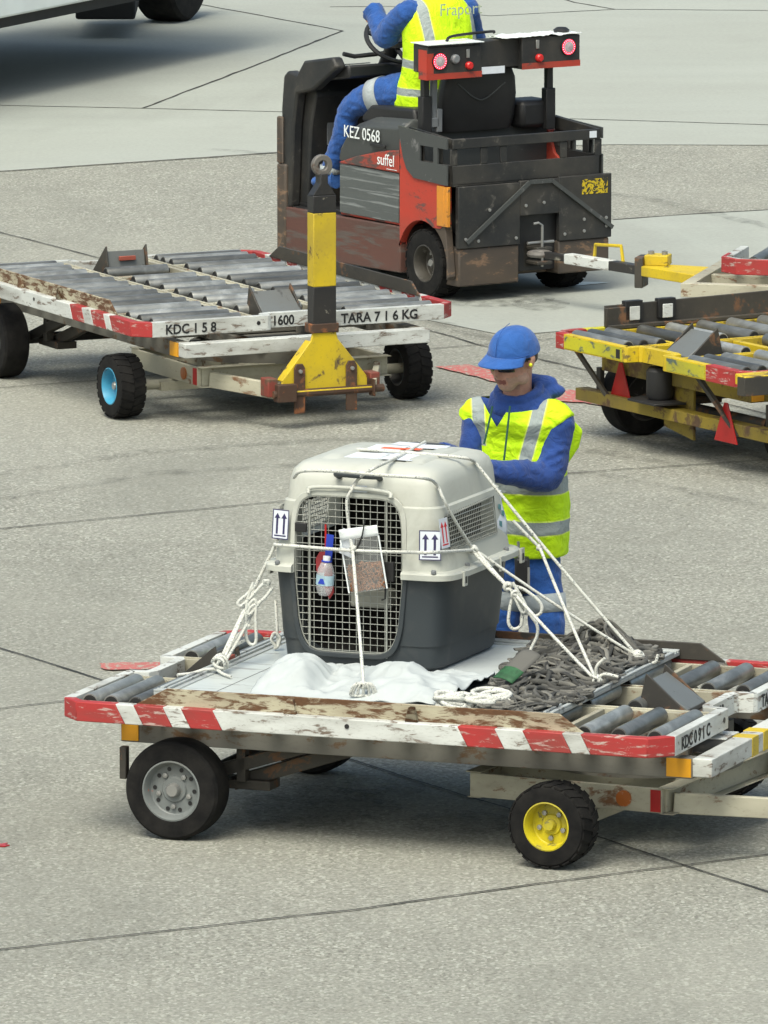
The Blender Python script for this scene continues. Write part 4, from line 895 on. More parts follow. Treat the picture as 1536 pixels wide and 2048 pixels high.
M['greysheet'] = flat('grey_liner', (0.055, 0.06, 0.06), 0.6, 0, 0.2, 12)
mb = MB(); mb.grid(lambda a, b: (0.10 + 0.42 * a + 0.08 * b, -0.69 + 1.1 * b, 0.0108 + 0.0035 * abs(noise.noise(Vector((a * 4, b * 9, 3))))), 24, 40)
o = mb.build('grey_liner', M['greysheet'], None, smooth=60, solid=0.001); o.location = PL.location - Vector((0, 0, 0.0)); o.rotation_euler = (0, 0, R(-20.3)); tag(o, 'thin dark grey plastic liner between the white sheet and the net heap', 'liner')
SH.location.z += 0.003

# ------------------------------------------------------------------ pet kennel
KH = R(-22.0); KO = Vector((0.106, 38.73, 0.612))
K = thing('pet_kennel', 'large cream and charcoal plastic pet kennel tied down with white rope', 'pet kennel', KO + Vector((math.cos(KH), math.sin(KH), 0)) * -0.028, KH); K.scale = (1.07, 1, 1)
def kplastic(name, col, spec=0.45):
    m, t, b = nt(name); v = coords(t); b.inputs['Roughness'].default_value = spec
    c = mix(t, ramp(t, noi(t, v, 5, 5), [(0.35, 0.0), (0.7, 0.5)]), col, tuple(x * 0.86 for x in col)); t.links.new(c, b.inputs['Base Color'])
    bump(t, b, noi(t, v, 260, 2), 0.12, 0.0008); return m
M['kcream'] = kplastic('cream_plastic', (0.475, 0.487, 0.44)); M['kgrey'] = kplastic('charcoal_plastic', (0.032, 0.040, 0.046), 0.5)
dirty(M['kcream'], (0.20, 0.19, 0.15), 0.35, 3.5); dirty(M['kgrey'], (0.07, 0.072, 0.07), 0.6, 5)
M['wire'] = flat('zinc_wire', (0.34, 0.35, 0.32), 0.4, 0.3, 0.1)
def sring(z, hx, y0, y1, p=0.23, n=64):
    cy = (y0 + y1) / 2; hy = (y1 - y0) / 2; out = []
    for i in range(n):
        t = 2 * math.pi * (i + 0.5) / n; c, s_ = math.cos(t), math.sin(t)
        out.append((hx * math.copysign(abs(c) ** p, c), cy + hy * math.copysign(abs(s_) ** p, s_), z))
    return out
KL = [(0.0, .322, -.490, .23), (0.012, .332, -.50, .24), (0.10, .342, -.505, .25), (0.101, .347, -.510, .255), (0.25, .358, -.515, .272), (0.385, .370, -.520, .285)]
KU = [(0.386, .400, -.540, .325), (0.390, .412, -.552, .338), (0.412, .412, -.552, .338), (0.420, .404, -.545, .330), (0.424, .378, -.528, .300), (0.55, .358, -.517, .285), (0.685, .341, -.508, .268), (0.692, .330, -.500, .258), (0.775, .323, -.490, .247), (0.815, .311, -.476, .232), (0.839, .288, -.450, .205), (0.850, .250, -.41, .165), (0.854, .20, -.35, .10)]
def shell(rows, name, mat):
    mb = MB(); mb.loft([sring(*r_) for r_ in rows]); return mb.build(name, mat, K, smooth=30)
M['innershade'] = flat('painted_inner_shade', (0.020, 0.018, 0.016), 0.9)  # interior shade put in as dark colour on the shells' inward faces
low = shell(KL, 'lower_shell', M['kgrey']); upp = shell(KU, 'upper_shell', M['kcream'])
DX, DHW, DZ0, DZ1 = -0.035, 0.232, 0.055, 0.722
def door_outline(g=0.0, n=40):
    out = []
    for i in range(n):
        t = 2 * math.pi * i / n; c, s_ = math.cos(t), math.sin(t); zc = (DZ0 + DZ1) / 2; hz = (DZ1 - DZ0) / 2 + g
        z = zc + hz * math.copysign(abs(s_) ** 0.30, s_); w = (DHW + g) * (1 - 0.16 * max(0, (zc - z) / hz) ** 1.5 - 0.03 * max(0, (z - zc) / hz))
        out.append((DX + w * math.copysign(abs(c) ** 0.30, c), z))
    return out
cut = []
mb = MB(); mb.prism(door_outline(), -0.8, -0.30, 0, 'y'); cut.append(mb.build('c1', M['kcream'], K, smooth=0))
mb = MB(); mb.prism([(-0.300, 0.02), (0.300, 0.02), (0.300, 0.70), (0.23, 0.79), (-0.23, 0.79), (-0.300, 0.70)], -0.44, 0.185, 0, 'y'); cut.append(mb.build('c2', M['kcream'], K, smooth=0))
mb = MB(); mb.prism([(-0.44, 0.505), (0.09, 0.505), (0.09, 0.662), (-0.44, 0.648)], -0.6, 0.6, 0, 'x'); cut.append(mb.build('c3', M['kcream'], K, smooth=0))
for tgt in (low, upp):
    for c_ in (cut if tgt is upp else cut[:2]):
        q = tgt.modifiers.new('b', 'BOOLEAN'); q.operation = 'DIFFERENCE'; q.solver = 'EXACT'; q.object = c_
    bake(tgt); tgt.data.shade_smooth(); tgt.data.set_sharp_from_angle(angle=R(30))
    tgt.data.materials.append(M['innershade'])
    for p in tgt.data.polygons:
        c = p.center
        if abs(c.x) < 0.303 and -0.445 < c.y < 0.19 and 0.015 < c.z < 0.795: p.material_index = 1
for c_ in cut: bpy.data.objects.remove(c_)
# door frame moulding, eyebrow and roof ribs
mb = MB(); o_ = door_outline(0.018); i_ = door_outline(-0.002)
up_ = [k for k in range(len(o_))]
mb.ring([p for p in o_], [p for p in i_], -0.006, 0.004, 0, 'y')
fr = mb.build('door_surround', M['kcream'], upp, bevel=0.003)
me = fr.data
for v in me.vertices:
    z = v.co.z; yb = -0.519 if z < 0.42 else (-0.528 + (z - 0.424) * 0.08)
    v.co.y += yb - (0.004 if z > 0.68 else 0)
mbg = MB()
me.materials.append(M['kgrey'])
for p in me.polygons:
    if p.center.z < 0.388: p.material_index = 1
mb = MB()
for x0 in (-0.215, 0.135):
    mb.T = Matrix.Translation((x0, 0, 0)); 
    mb.grid(lambda a, b, x0=x0: (0.0 + 0.085 * b, -0.37 + 0.46 * a, 0.852 + 0.015 * math.sin(math.pi * b) ** 0.22 * min(1, a * 8, (1 - a) * 8)), 20, 8)
mb.build('roof_rib', M['kcream'], upp, smooth=60)
mb = MB(); mb.tube(catmull([(-0.20, -0.533, 0.728), (-0.185, -0.522, 0.752), (-0.02, -0.522, 0.760), (0.13, -0.522, 0.750), (0.15, -0.535, 0.728)], 6), 0.009, 8); mb.build('door_hood', M['kcream'], upp, smooth=60)
def inside(x, z, g=0):
    zc = (DZ0 + DZ1) / 2; hz = (DZ1 - DZ0) / 2 - g; dz = abs(z - zc) / hz
    if dz >= 1: return False
    w = (DHW - g) * (1 - 0.16 * max(0, (zc - z) / hz) ** 1.5 - 0.03 * max(0, (z - zc) / hz))
    return (abs(x - DX) / w) ** 6.6 + dz ** 6.6 < 1
mb = MB(); YD = -0.512
def run(fix, horiz, y):
    a = -0.3 if horiz else 0.0; pts = []
    while a < (0.3 if horiz else 0.8):
        x, z = (a, fix) if horiz else (fix, a)
        if inside(x, z, 0.002): pts.append((x, y, z))
        a += 0.004
    if len(pts) > 2: mb.tube([pts[0], pts[-1]], 0.0016, 6)
for k in range(24): run(DZ0 + 0.012 + 0.0297 * k, True, YD)
for x in [DX - 0.222, DX - 0.198, DX - 0.174, DX - 0.150, DX + 0.150, DX + 0.174, DX + 0.198, DX + 0.220] + [DX - 0.118 + 0.0295 * i for i in range(9)]: run(x, False, YD + 0.004)
mb.tube([(x, YD, z) for x, z in door_outline(-0.004)], 0.0032, 6, closed=True)
mb.tube([(DX - 0.165, YD - 0.004, 0.05), (DX - 0.165, YD - 0.004, 0.70)], 0.0042, 8); mb.tube([(DX + 0.160, YD - 0.004, 0.045), (DX + 0.160, YD - 0.004, 0.715)], 0.0042, 8)
door = mb.build('door_grille', M['wire'], K, smooth=60)
mb = MB(); mb.bx(DX + 0.125, DX + 0.195, YD - 0.022, YD - 0.004, 0.375, 0.455); mb.tube([(DX + 0.16, YD - 0.012, 0.37), (DX + 0.16, YD - 0.02, 0.30), (DX + 0.145, YD - 0.02, 0.295)], 0.004, 6); mb.build('latch', M['black'], door, bevel=0.005)
mb = MB(); mb.bx(DX - 0.225, DX - 0.175, YD - 0.016, YD - 0.004, 0.56, 0.60); mb.build('hinge', M['black'], door, bevel=0.004)
for sg in (1, -1):
    mb = MB()
    for k in range(9):
        z = 0.512 + 0.018 * k; mb.tube([(sg * (0.366 - (z - 0.5) * 0.10), -0.435, z), (sg * (0.366 - (z - 0.5) * 0.10), 0.085, z)], 0.0022, 6)
    for k in range(26):
        y = -0.43 + 0.0204 * k; mb.tube([(sg * 0.3645, y, 0.505), (sg * 0.3485, y, 0.662)], 0.0018, 6)
    mb.tube([(sg * 0.367, -0.44, 0.505), (sg * 0.367, 0.09, 0.505), (sg * 0.352, 0.09, 0.664), (sg * 0.352, -0.44, 0.649)], 0.003, 6, closed=True)
    mb.build('side_grille', M['wire'], K, smooth=60)
mb = MB(); mb.tube(catmull([(-0.085, -0.485, 0.80), (-0.085, -0.52, 0.815), (-0.05, -0.535, 0.817), (0.06, -0.535, 0.815), (0.085, -0.52, 0.813), (0.085, -0.485, 0.80)], 6), 0.0125, 10); mb.build('handle', M['kgrey'], K, smooth=60)
mb = MB(); mb.tube(catmull([(-0.085, 0.22, 0.80), (-0.085, 0.275, 0.825), (0, 0.285, 0.83), (0.085, 0.275, 0.825), (0.085, 0.22, 0.80)], 6), 0.013, 10); mb.build('handle', M['kgrey'], K, smooth=60)
for (x, y, rz) in ((0.395, -0.40, 0), (0.395, 0.02, 0), (0.395, 0.26, 0), (-0.395, -0.40, math.pi), (-0.395, 0.2, math.pi)):
    mb = MB(); mb.T = Matrix.Translation((x, y, 0.40)) @ Matrix.Rotation(rz, 4, 'Z'); mb.bx(0.012, 0.022, -0.018, 0.018, -0.045, 0.018)
    mb.bx(0.0222, 0.0235, -0.009, 0.009, -0.034, -0.004, 1); mb.build('clip', [M['kcream'], M['black']], K, bevel=0.002)
for (x, y) in ((0.33, -0.535), (-0.33, -0.535), (0.385, -0.30), (0.385, -0.10), (0.385, 0.15)):
    mb = MB(); mb.lathe([(0.011, 0.421), (0.011, 0.432), (0.006, 0.436), (0.0001, 0.436)], (x, y + (0 if abs(x) > 0.35 else 0.0), 0), 'z', 10); mb.build('corner_bolt', M['greyplastic'], K)
mb = MB(); mb.bx(-0.06, 0.11, -0.44, -0.36, 0.24, 0.32); mb.build('water_bowl', flat('bowl_plastic', (0.30, 0.30, 0.26), 0.4), K, bevel=0.01)
# paper labels
M['navy'] = flat('navy_ink', (0.03, 0.025, 0.09), 0.6); M['redink'] = flat('red_ink', (0.55, 0.02, 0.03), 0.6); M['orangeink'] = flat('orange_ink', (0.85, 0.13, 0.05), 0.6); M['tealink'] = flat('teal_ink', (0.08, 0.22, 0.24), 0.6)
def arrows(parent, T, w, h, ink, n=2, frame=True, bgm=None):
    """a This Way Up label: paper, frame, arrows over a bar, drawn as thin raised print"""
    mb = MB(); mb.T = T; mb.bx(-w / 2, w / 2, -0.0006, 0.0, 0, h); o = mb.build('up_label', bgm or M['paper'], parent, smooth=0)
    q = MB(); q.T = T; f = 0.004; y0, y1 = -0.0011, -0.0007
    if frame:
        q.bx(-w / 2, w / 2, y0, y1, 0, f); q.bx(-w / 2, w / 2, y0, y1, h - f, h); q.bx(-w / 2, -w / 2 + f, y0, y1, f, h - f); q.bx(w / 2 - f, w / 2, y0, y1, f, h - f)
    q.bx(-w * 0.36, w * 0.36, y0, y1, h * 0.09, h * 0.09 + 0.006)
    for k in range(n):
        x = (k - (n - 1) / 2) * w * 0.42
        q.bx(x - 0.005, x + 0.005, y0, y1, h * 0.17, h * 0.72); q.prism([(x - 0.014, h * 0.70), (x + 0.014, h * 0.70), (x, h * 0.88)], y0, y1, 0, 'y')
    q.build('arrow_print', ink, o, smooth=0); return o
arrows(K, Matrix.Translation((0.312, -0.5275, 0.475)) @ Matrix.Rotation(R(14), 4, 'Z') @ Matrix.Rotation(R(-4.8), 4, 'X'), 0.088, 0.125, M['navy'])
arrows(K, Matrix.Translation((-0.322, -0.5285, 0.525)) @ Matrix.Rotation(R(-14), 4, 'Z') @ Matrix.Rotation(R(-5), 4, 'X'), 0.078, 0.125, M['navy'])
arrows(K, Matrix.Translation((0.3635, -0.485, 0.525)) @ Matrix.Rotation(R(84), 4, 'Z') @ Matrix.Rotation(R(-7), 4, 'X'), 0.072, 0.125, M['redink'], 2, False)
mb = MB(); mb.T = Matrix.Translation((0.358, 0.165, 0.48)) @ Matrix.Rotation(R(88), 4, 'Z') @ Matrix.Rotation(R(-7), 4, 'X')
mb.grid(lambda a, b: (-0.05 + 0.10 * a, -0.004 - 0.006 * math.sin(6 * b), 0.0 + 0.19 * b), 8, 12); o = mb.build('document_pouch', M['paper'], K, solid=0.002)
mb2 = MB(); mb2.T = mb.T
for (a, b) in ((-0.02, 0.05), (0.015, 0.09), (-0.01, 0.12)): mb2.prism([(a - 0.014, b), (a + 0.012, b - 0.012), (a + 0.018, b + 0.012), (a - 0.008, b + 0.02)], -0.0125, -0.0118, 0, 'y')
mb2.build('pouch_print', M['tealink'], o, smooth=0)
def roofpaper(x, y, w, d, rz, mat='paper', z=0.8545):
    q = MB(); q.T = Matrix.Translation((x, y, z)) @ Matrix.Rotation(rz, 4, 'Z'); q.bx(-w / 2, w / 2, -d / 2, d / 2, 0, 0.0012)
    return q.build('roof_label', M[mat], K, smooth=0)
for i, (x, y, w, d, r_, m_, z_) in enumerate(((-0.07, -0.235, 0.155, 0.15, 0.03, 'paper', .8545), (0.10, -0.26, 0.14, 0.17, -0.05, 'paper', .861), (-0.07, -0.03, 0.15, 0.20, 0.02, 'paper', .8562), (0.09, 0.06, 0.15, 0.10, 0.1, 'paper', .8605), (-0.03, -0.02, 0.10, 0.04, 0.0, 'orangeink', .8580), (0.02, -0.15, 0.10, 0.07, 0.2, 'paper', .8565), (-0.02, 0.12, 0.12, 0.08, -0.1, 'paper', .8575), (0.06, -0.03, 0.06, 0.045, 0.0, 'orangeink', .8615))):
    roofpaper(x, y, w, d, r_, m_, z_)
mb = MB(); mb.T = Matrix.Translation((0.005, -0.506, 0.742)); mb.bx(-0.035, 0.035, -0.004, 0, 0, 0.028); o = mb.build('bar_label', M['paper'], K, smooth=0)
mb = MB(); mb.T = Matrix.Translation((0.005, -0.5105, 0.742)); mb.bx(-0.025, 0.022, -0.0004, 0, 0.010, 0.020); mb.build('label_print', M['greyplastic'], o, smooth=0)

# ------------------------------------------------------------------ things hung on the door
MK = Matrix.Translation(KO) @ Matrix.Rotation(KH, 4, 'Z')
def kp(x, y, z): return MK @ Vector((x, y, z))
def clear(name, col, alpha_rough=0.1, tr=0.85):
    m, t, b = nt(name); b.inputs['Base Color'].default_value = (*col, 1); b.inputs['Roughness'].default_value = alpha_rough
    b.inputs['Alpha'].default_value = 1 - tr; b.inputs['Specular IOR Level'].default_value = 0.9; return m
M['clearp'] = clear('clear_plastic', (0.75, 0.78, 0.78), 0.12, 0.91); M['water'] = clear('bottle_plastic', (0.72, 0.74, 0.76), 0.08, 0.68)
M['blueplastic'] = flat('blue_plastic', (0.02, 0.05, 0.40), 0.35); M['kibble'] = flat('kibble', (0.17, 0.065, 0.020), 0.8, 0, 0.4, 60); M['capwhite'] = flat('cap_white', (0.7, 0.72, 0.74), 0.4)
# bag of kibble
bagp = kp(0.040, -0.545, 0.335)
BG = thing('food_bag', 'clear zip bag half full of brown kibble hung on the kennel door', 'bag', bagp, KH); BG.rotation_euler = (0, R(-10), KH)
mb = MB(); mb.grid(lambda a, b: ((-0.085 + 0.17 * a) * (1 - 0.06 * math.cos(b * 9)), -0.014 - 0.030 * math.sin(math.pi * a) * (1 - b) ** 0.6 - 0.003 * noise.noise(Vector((a * 6, b * 8, 2))), 0.0 + 0.265 * b), 20, 30)
bag = mb.build('pouch', M['clearp'], BG, smooth=80, solid=0.001)
mb = MB(); mb.grid(lambda a, b: (-0.088 + 0.176 * a, -0.0145, 0.225 + 0.045 * b), 6, 3); mb.build('zip_top', M['whitefilm'], BG, solid=0.0015)
for e in (-1, 1):
    mb = MB(); mb.bx(e * 0.087 - 0.003, e * 0.087 + 0.003, -0.016, -0.012, 0.0, 0.225); mb.build('seam', M['whitefilm'], BG)
mb = MB(); rnd = random.Random(5)
for k in range(420):
    a = rnd.uniform(-0.075, 0.078); z = rnd.uniform(0.006, 0.125 - 0.02 * abs(a) / 0.08); y = -0.010 - 0.019 * math.cos(a / 0.08 * 1.4) * (1 - z * 2.5) + rnd.uniform(-0.002, 0.002)
    mb.ell((a, y, z), (0.0058, 0.0045, 0.0058), 6, 4)
kb = mb.build('kibble', M['kibble'], BG, smooth=80); kb['kind'] = 'stuff'
mb = MB(); mb.bx(-0.074, 0.076, -0.010, -0.004, 0.004, 0.118); mb.build('kibble_mass', M['kibble'], BG)
mb = MB(); mb.tube([(0.045, -0.03, 0.30), (0.02, -0.028, 0.235), (-0.03, -0.036, 0.155)], 0.0035, 6); mb.build('cable_tie', M['black'], BG)
# bottle
bp = kp(-0.160, -0.560, 0.305)
BO = thing('water_bottle', 'small clear water bottle with white cap hung on the kennel door', 'bottle', bp, KH)
BO.rotation_euler = (0, R(5), KH)
mb = MB(); mb.lathe([(0.001, 0.004), (0.022, 0.0), (0.030, 0.012), (0.036, 0.03), (0.037, 0.05), (0.0375, 0.085), (0.035, 0.11), (0.024, 0.135), (0.015, 0.145), (0.0145, 0.150)], (0, 0, 0), 'z', 24); mb.build('bottle', M['water'], BO, smooth=60)
mb = MB(); mb.lathe([(0.0382, 0.045), (0.0386, 0.088)], (0, 0, 0), 'z', 24); lb = mb.build('bottle_label', flat('label_blue', (0.35, 0.50, 0.58), 0.4, 0, 0.3, 20), BO)
mb = MB(); mb.prism([(-0.016, 0.053), (0.016, 0.053), (0.007, 0.075), (-0.006, 0.075)], -0.0402, -0.0394, 0, 'y'); mb.build('label_emblem', M['blueplastic'], lb)
mb = MB(); mb.lathe([(0.016, 0.148), (0.016, 0.166), (0.001, 0.167)], (0, 0, 0), 'z', 16); mb.build('cap', M['capwhite'], BO)
mb = MB(); mb.tube([(0.0 + 0.019 * math.cos(t), 0.019 * math.sin(t), 0.145) for t in [2 * math.pi * i / 16 for i in range(16)]], 0.004, 6, closed=True); mb.bx(-0.018, 0.014, 0.021, 0.026, 0.142, 0.255); mb.build('blue_strap', M['blueplastic'], BO)
mb = MB(); mb.prism([(0.0, 0.0), (-0.035, 0.06), (-0.06, 0.12), (-0.062, 0.17), (-0.045, 0.198), (-0.02, 0.20), (0.004, 0.19), (0.015, 0.10), (0.02, 0.03)], -0.002, 0.0015, 0, 'y')
o = mb.build('name_tag', flat('dark_red_leather', (0.26, 0.025, 0.03), 0.5, 0, 0.2, 20), None); o.location = kp(-0.148, -0.525, 0.283); o.rotation_euler = (0, 0, KH); tag(o, 'dark red heart shaped tag hanging behind the water bottle', 'tag')
mb = MB(); mb.bx(-0.004, 0.004, -0.002, 0.002, 0, 0.10); o = mb.build('red_strap', M['redrefl'], None); o.location = kp(-0.165, -0.527, 0.50); o.rotation_euler = (0, 0, KH); tag(o, 'short bright red strap beside the blue bottle strap on the door', 'strap')
mb = MB(); mb.prism([(-0.04, 0), (0.02, -0.022), (0.035, 0.085), (-0.02, 0.105)], -0.001, 0.001, 0, 'y'); o = mb.build('paper_tag', M['paper'], None); o.location = kp(-0.058, -0.545, 0.487); o.rotation_euler = (0, 0, KH); tag(o, 'small pale paper tag beside the kibble bag', 'paper tag')

# ------------------------------------------------------------------ ropes
def rope_mat():
    m, t, b = nt('white_braided_rope'); v = coords(t); n1 = noi(t, v, 160, 2, 0.5); n2 = noi(t, v, 30, 3)
    c = mix(t, ramp(t, n1, [(0.60, 0.0), (0.66, 1.0)]), (0.58, 0.59, 0.55), (0.06, 0.08, 0.09)); c = mix(t, ramp(t, n2, [(0.45, 0.0), (0.8, 0.6)]), c, (0.40, 0.38, 0.33))
    t.links.new(c, b.inputs['Base Color']); b.inputs['Roughness'].default_value = 0.8; bump(t, b, noi(t, v, 220, 2), 0.5, 0.002); return m
M['rope'] = rope_mat()
RR = 0.0072
def sag(p, q, d=0.01, n=10): 
    p = Vector(p); q = Vector(q); return [p.lerp(q, i / n) + Vector((0, 0, -d * 4 * (i / n) * (1 - i / n))) for i in range(n + 1)]
def knot(mb, c, s=0.02, seed=1, loops=3, r=RR):
    rn = random.Random(seed)
    for k in range(loops):
        a = Vector((rn.uniform(-1, 1), rn.uniform(-1, 1), rn.uniform(-1, 1))).normalized(); u = a.orthogonal().normalized(); w = a.cross(u); q = s * rn.uniform(0.7, 1.2)
        mb.tube([Vector(c) + (u * math.cos(t) + w * math.sin(t)) * q + a * 0.3 * q * math.sin(2 * t) for t in [2 * math.pi * i / 14 for i in range(14)]], r, 6, closed=True)
def rope(label, fn):
    mb = MB(); fn(mb); o = mb.build('lashing_rope', M['rope'], None, smooth=80); tag(o, label, 'rope', 'white lashing ropes of the kennel'); return o
def kroof(px, py, z=0.866): return at(px, py, KO.z + z)
def kfr(px, py, off=0.0): # a point just in front of the door side
    q = onplane(px, py, kp(0, -0.535 - off, 0), kp(0, 1, 0) - kp(0, 0, 0)); return q
def ksd(px, py, x=0.385): return onplane(px, py, kp(x, 0, 0), kp(1, 0, 0) - kp(0, 0, 0))
E1 = d1(PU1 - 0.03, -0.05, 0.625)   # right pallet edge, middle
anchR = at(1193, 1362, 0.625); anchF = at(1275, 1312, 0.63); anchL = at(432, 1338, 0.62); anchN = at(727, 1392, 0.625)
nodeR = ksd(947, 1100, 0.395)
def rA(mb):
    P = [kroof(850, 884, .86), kroof(800, 912), kroof(745, 938), kfr(718, 957, -0.02) , kfr(703, 980, 0.0), kfr(694, 1000, 0.005), kfr(695, 1030, 0.005), kfr(700, 1070, 0.012), kfr(705, 1098, 0.045)]
    mb.tube(catmull(P, 5), RR, 8)
    mb.tube(sag(P[-1], anchN + Vector((0, 0.0, 0.05)), -0.012), RR, 8); knot(mb, P[-1], 0.012, 4, 2)
    for k in range(7):
        a = R(-75 + 25 * k); c = anchN
        mb.tube(catmull([c + Vector((0, 0, 0.05)), c + Vector((0.035 * math.sin(a), -0.01, 0.05)), c + Vector((0.055 * math.sin(a), 0.0, 0.005)), c + Vector((0.012 * math.sin(a), 0, 0.0))], 5), RR * 0.9, 6)
    knot(mb, anchN + Vector((0, 0, 0.045)), 0.016, 2, 3)
rope('white rope over the roof centre and straight down the kennel door', rA)
def rB(mb):
    P = [kfr(552, 1086, -0.10), kfr(549, 1089, -0.05), kfr(556, 1090, 0.0), kfr(600, 1093, 0.01), kfr(705, 1101, 0.045), kfr(800, 1104, 0.02), ksd(860, 1105, 0.39), nodeR]
    mb.tube(catmull(P, 5), RR, 8); knot(mb, nodeR, 0.02, 7, 3)
rope('white rope running level across the kennel door below the zip bag top', rB)
def rC(mb):
    P = [kroof(588, 955, .80), kroof(606, 942, .845), kroof(680, 943), kroof(760, 950), kroof(845, 956, .86), ksd(872, 968, 0.31), ksd(888, 1000, 0.345), ksd(915, 1050, 0.37), nodeR]
    mb.tube(catmull(P, 5), RR, 8)
rope('white rope over the front of the kennel roof and down its right side', rC)
bush = ksd(1086, 1094, 0.50)
def rD(mb):
    P = [kroof(690, 905, .80), kroof(705, 899, .855), kroof(760, 901), kroof(850, 908), kroof(930, 916, .855), ksd(950, 924, 0.31)]
    mb.tube(catmull(P, 5), RR, 8); mb.tube(sag(P[-1], anchF, 0.012, 14), RR, 8); knot(mb, anchF, 0.028, 11, 4)
    mb.tube(catmull([anchF, anchF + Vector((0.03, -0.05, -0.01)), anchF + Vector((0.07, -0.08, -0.015)), anchF + Vector((0.085, -0.08, 0.02))], 5), RR, 8)
rope('white rope over the rear of the kennel roof down to the farthest pallet knot', rD)
def rE(mb):
    mb.tube(sag(ksd(960, 1106, 0.40), anchF + Vector((0, 0, 0)), 0.01, 14), RR * 0.9, 8)
rope('duller rope from the kennel side knot to the farthest pallet knot', rE)
def rF(mb):
    a = ksd(1026, 1042, 0.39); b = at(1078, 1094, 1.05); b = a.lerp(anchR, 0.18) + Vector((0.02, 0, 0.02))
    mb.tube([a, onplane(1080, 1096, a, Vector((0, 1, 0)))], RR, 8); mb.tube(sag(onplane(1080, 1096, a, Vector((0, 1, 0))), anchR, 0.01), RR, 8)
    knot(mb, onplane(1080, 1096, a, Vector((0, 1, 0))), 0.01, 3, 2)
rope('white rope from behind the document pouch to the nearer right pallet knot', rF)
kn = nodeR.lerp(anchR, 0.28)
def plan_loop(mb, pix, Y, r=RR, n=6): mb.tube(catmull([atY(x, y, Y) for x, y in pix], n), r, 8)
def rG(mb):
    for dx in (-0.008, 0.012): mb.tube(sag(nodeR + Vector((dx, 0, 0)), kn, 0.004), RR, 8)
    mb.tube(sag(kn, anchR, 0.006), RR, 8)
    Y = kn.y - 0.02
    plan_loop(mb, [(1022, 1170), (1050, 1180), (1080, 1205), (1082, 1225), (1065, 1232), (1045, 1215), (1035, 1195)], Y)
    plan_loop(mb, [(1028, 1185), (1020, 1215), (1017, 1245), (1027, 1258), (1042, 1250), (1044, 1220), (1038, 1195)], Y)
    plan_loop(mb, [(1025, 1165), (1040, 1190), (1052, 1215), (1045, 1225), (1032, 1200), (1022, 1180)], Y - 0.015)
    plan_loop(mb, [(1062, 1232), (1074, 1250), (1074, 1272), (1062, 1298), (1053, 1325)], Y - 0.01)
    knot(mb, kn, 0.018, 21, 4); knot(mb, kn.lerp(anchR, 0.08), 0.014, 22, 3)
    knot(mb, anchR, 0.024, 31, 3)
    mb.tube(catmull([anchR, anchR + Vector((0.03, -0.01, 0.03)), anchR + Vector((0.09, -0.02, 0.02))], 5), RR, 8); mb.tube(catmull([anchR, anchR + Vector((0.0, -0.01, 0.06)), anchR + Vector((0.035, -0.02, 0.10))], 5), RR, 8)
rope('doubled white rope with hanging loops right of the kennel', rG)
def rH(mb):
    a = kfr(551, 1088, -0.09); Y = a.y; m = atY(512, 1170, Y)
    mb.tube(sag(a, m, 0.0), RR, 8); mb.tube(sag(m, anchL, 0.0), RR, 8)
    mb.tube(sag(atY(510, 1175, Y), anchL + Vector((0.02, 0, 0.01)), 0.0), RR, 8); mb.tube(sag(atY(515, 1205, Y), anchL + Vector((0.03, 0, 0.02)), 0.01), RR, 8)
    Y2 = Y - 0.1
    plan_loop(mb, [(512, 1170), (492, 1190), (476, 1205), (482, 1212), (500, 1196), (522, 1172), (535, 1162), (536, 1172)], Y2)
    plan_loop(mb, [(507, 1165), (496, 1195), (491, 1240), (493, 1275), (502, 1289), (512, 1282), (511, 1240), (512, 1205), (506, 1200), (495, 1215), (491, 1235)], Y2)
    plan_loop(mb, [(545, 1175), (530, 1195), (515, 1207), (500, 1215), (496, 1230), (506, 1222), (520, 1205)], Y2)
    plan_loop(mb, [(500, 1250), (475, 1272), (458, 1300), (444, 1312), (455, 1300), (490, 1280)], Y2)
    knot(mb, anchL + Vector((0.02, 0, 0.03)), 0.03, 41, 5); knot(mb, atY(533, 1165, Y2), 0.013, 42, 3)
    mb.tube(catmull([anchL, anchL + Vector((-0.05, -0.02, 0.0)), anchL + Vector((-0.10, -0.05, -0.01)), anchL + Vector((-0.16, -0.08, -0.012))], 5), RR, 8)
    mb.tube(catmull([anchL, anchL + Vector((0.03, -0.06, -0.01)), anchL + Vector((0.065, -0.13, -0.012))], 5), RR, 8)
rope('tangled white rope loops left of the kennel', rH)
def rI(mb):
    a = at(556, 1292, 0.62); mb.tube(sag(a, kfr(551, 1200, -0.4), 0.0), RR * 0.9, 8); plan_loop(mb, [(552, 1294), (543, 1280), (549, 1266), (560, 1276), (556, 1292), (548, 1297)], a.y)
rope('short white rope tied at the far left pallet corner behind the kennel', rI)
# rope coils on the pallet
for i, (px, py, lab) in enumerate(((905, 1404, 'small white rope coil nearest the rusty guard'), (968, 1400, 'larger dirty white rope bundle beside the net heap'))):
    c = at(px, py, 0.63); mb = MB(); rn = random.Random(60 + i)
    for k in range(9 if i == 0 else 14):
        w = rn.uniform(0.03, 0.055) * (1 if i == 0 else 1.2); t0 = rn.uniform(-0.5, 0.5)
        cc = c + Vector((rn.uniform(-0.03, 0.03) * (1 + i), rn.uniform(-0.06, 0.06), rn.uniform(-0.012, 0.02)))
        pts = []
        for q in range(14):
            a = 2 * math.pi * q / 14; x = math.cos(a) * w * 1.3; y = math.sin(a) * w * 1.0
            pts.append(cc + Vector((x * math.cos(t0) - y * math.sin(t0), x * math.sin(t0) + y * math.cos(t0), 0.012 * math.sin(a + k))))
        mb.tube(pts, 0.010, 6, closed=True)
    o = mb.build('rope_coil', M['rope'], None, smooth=80); tag(o, lab, 'rope coil')

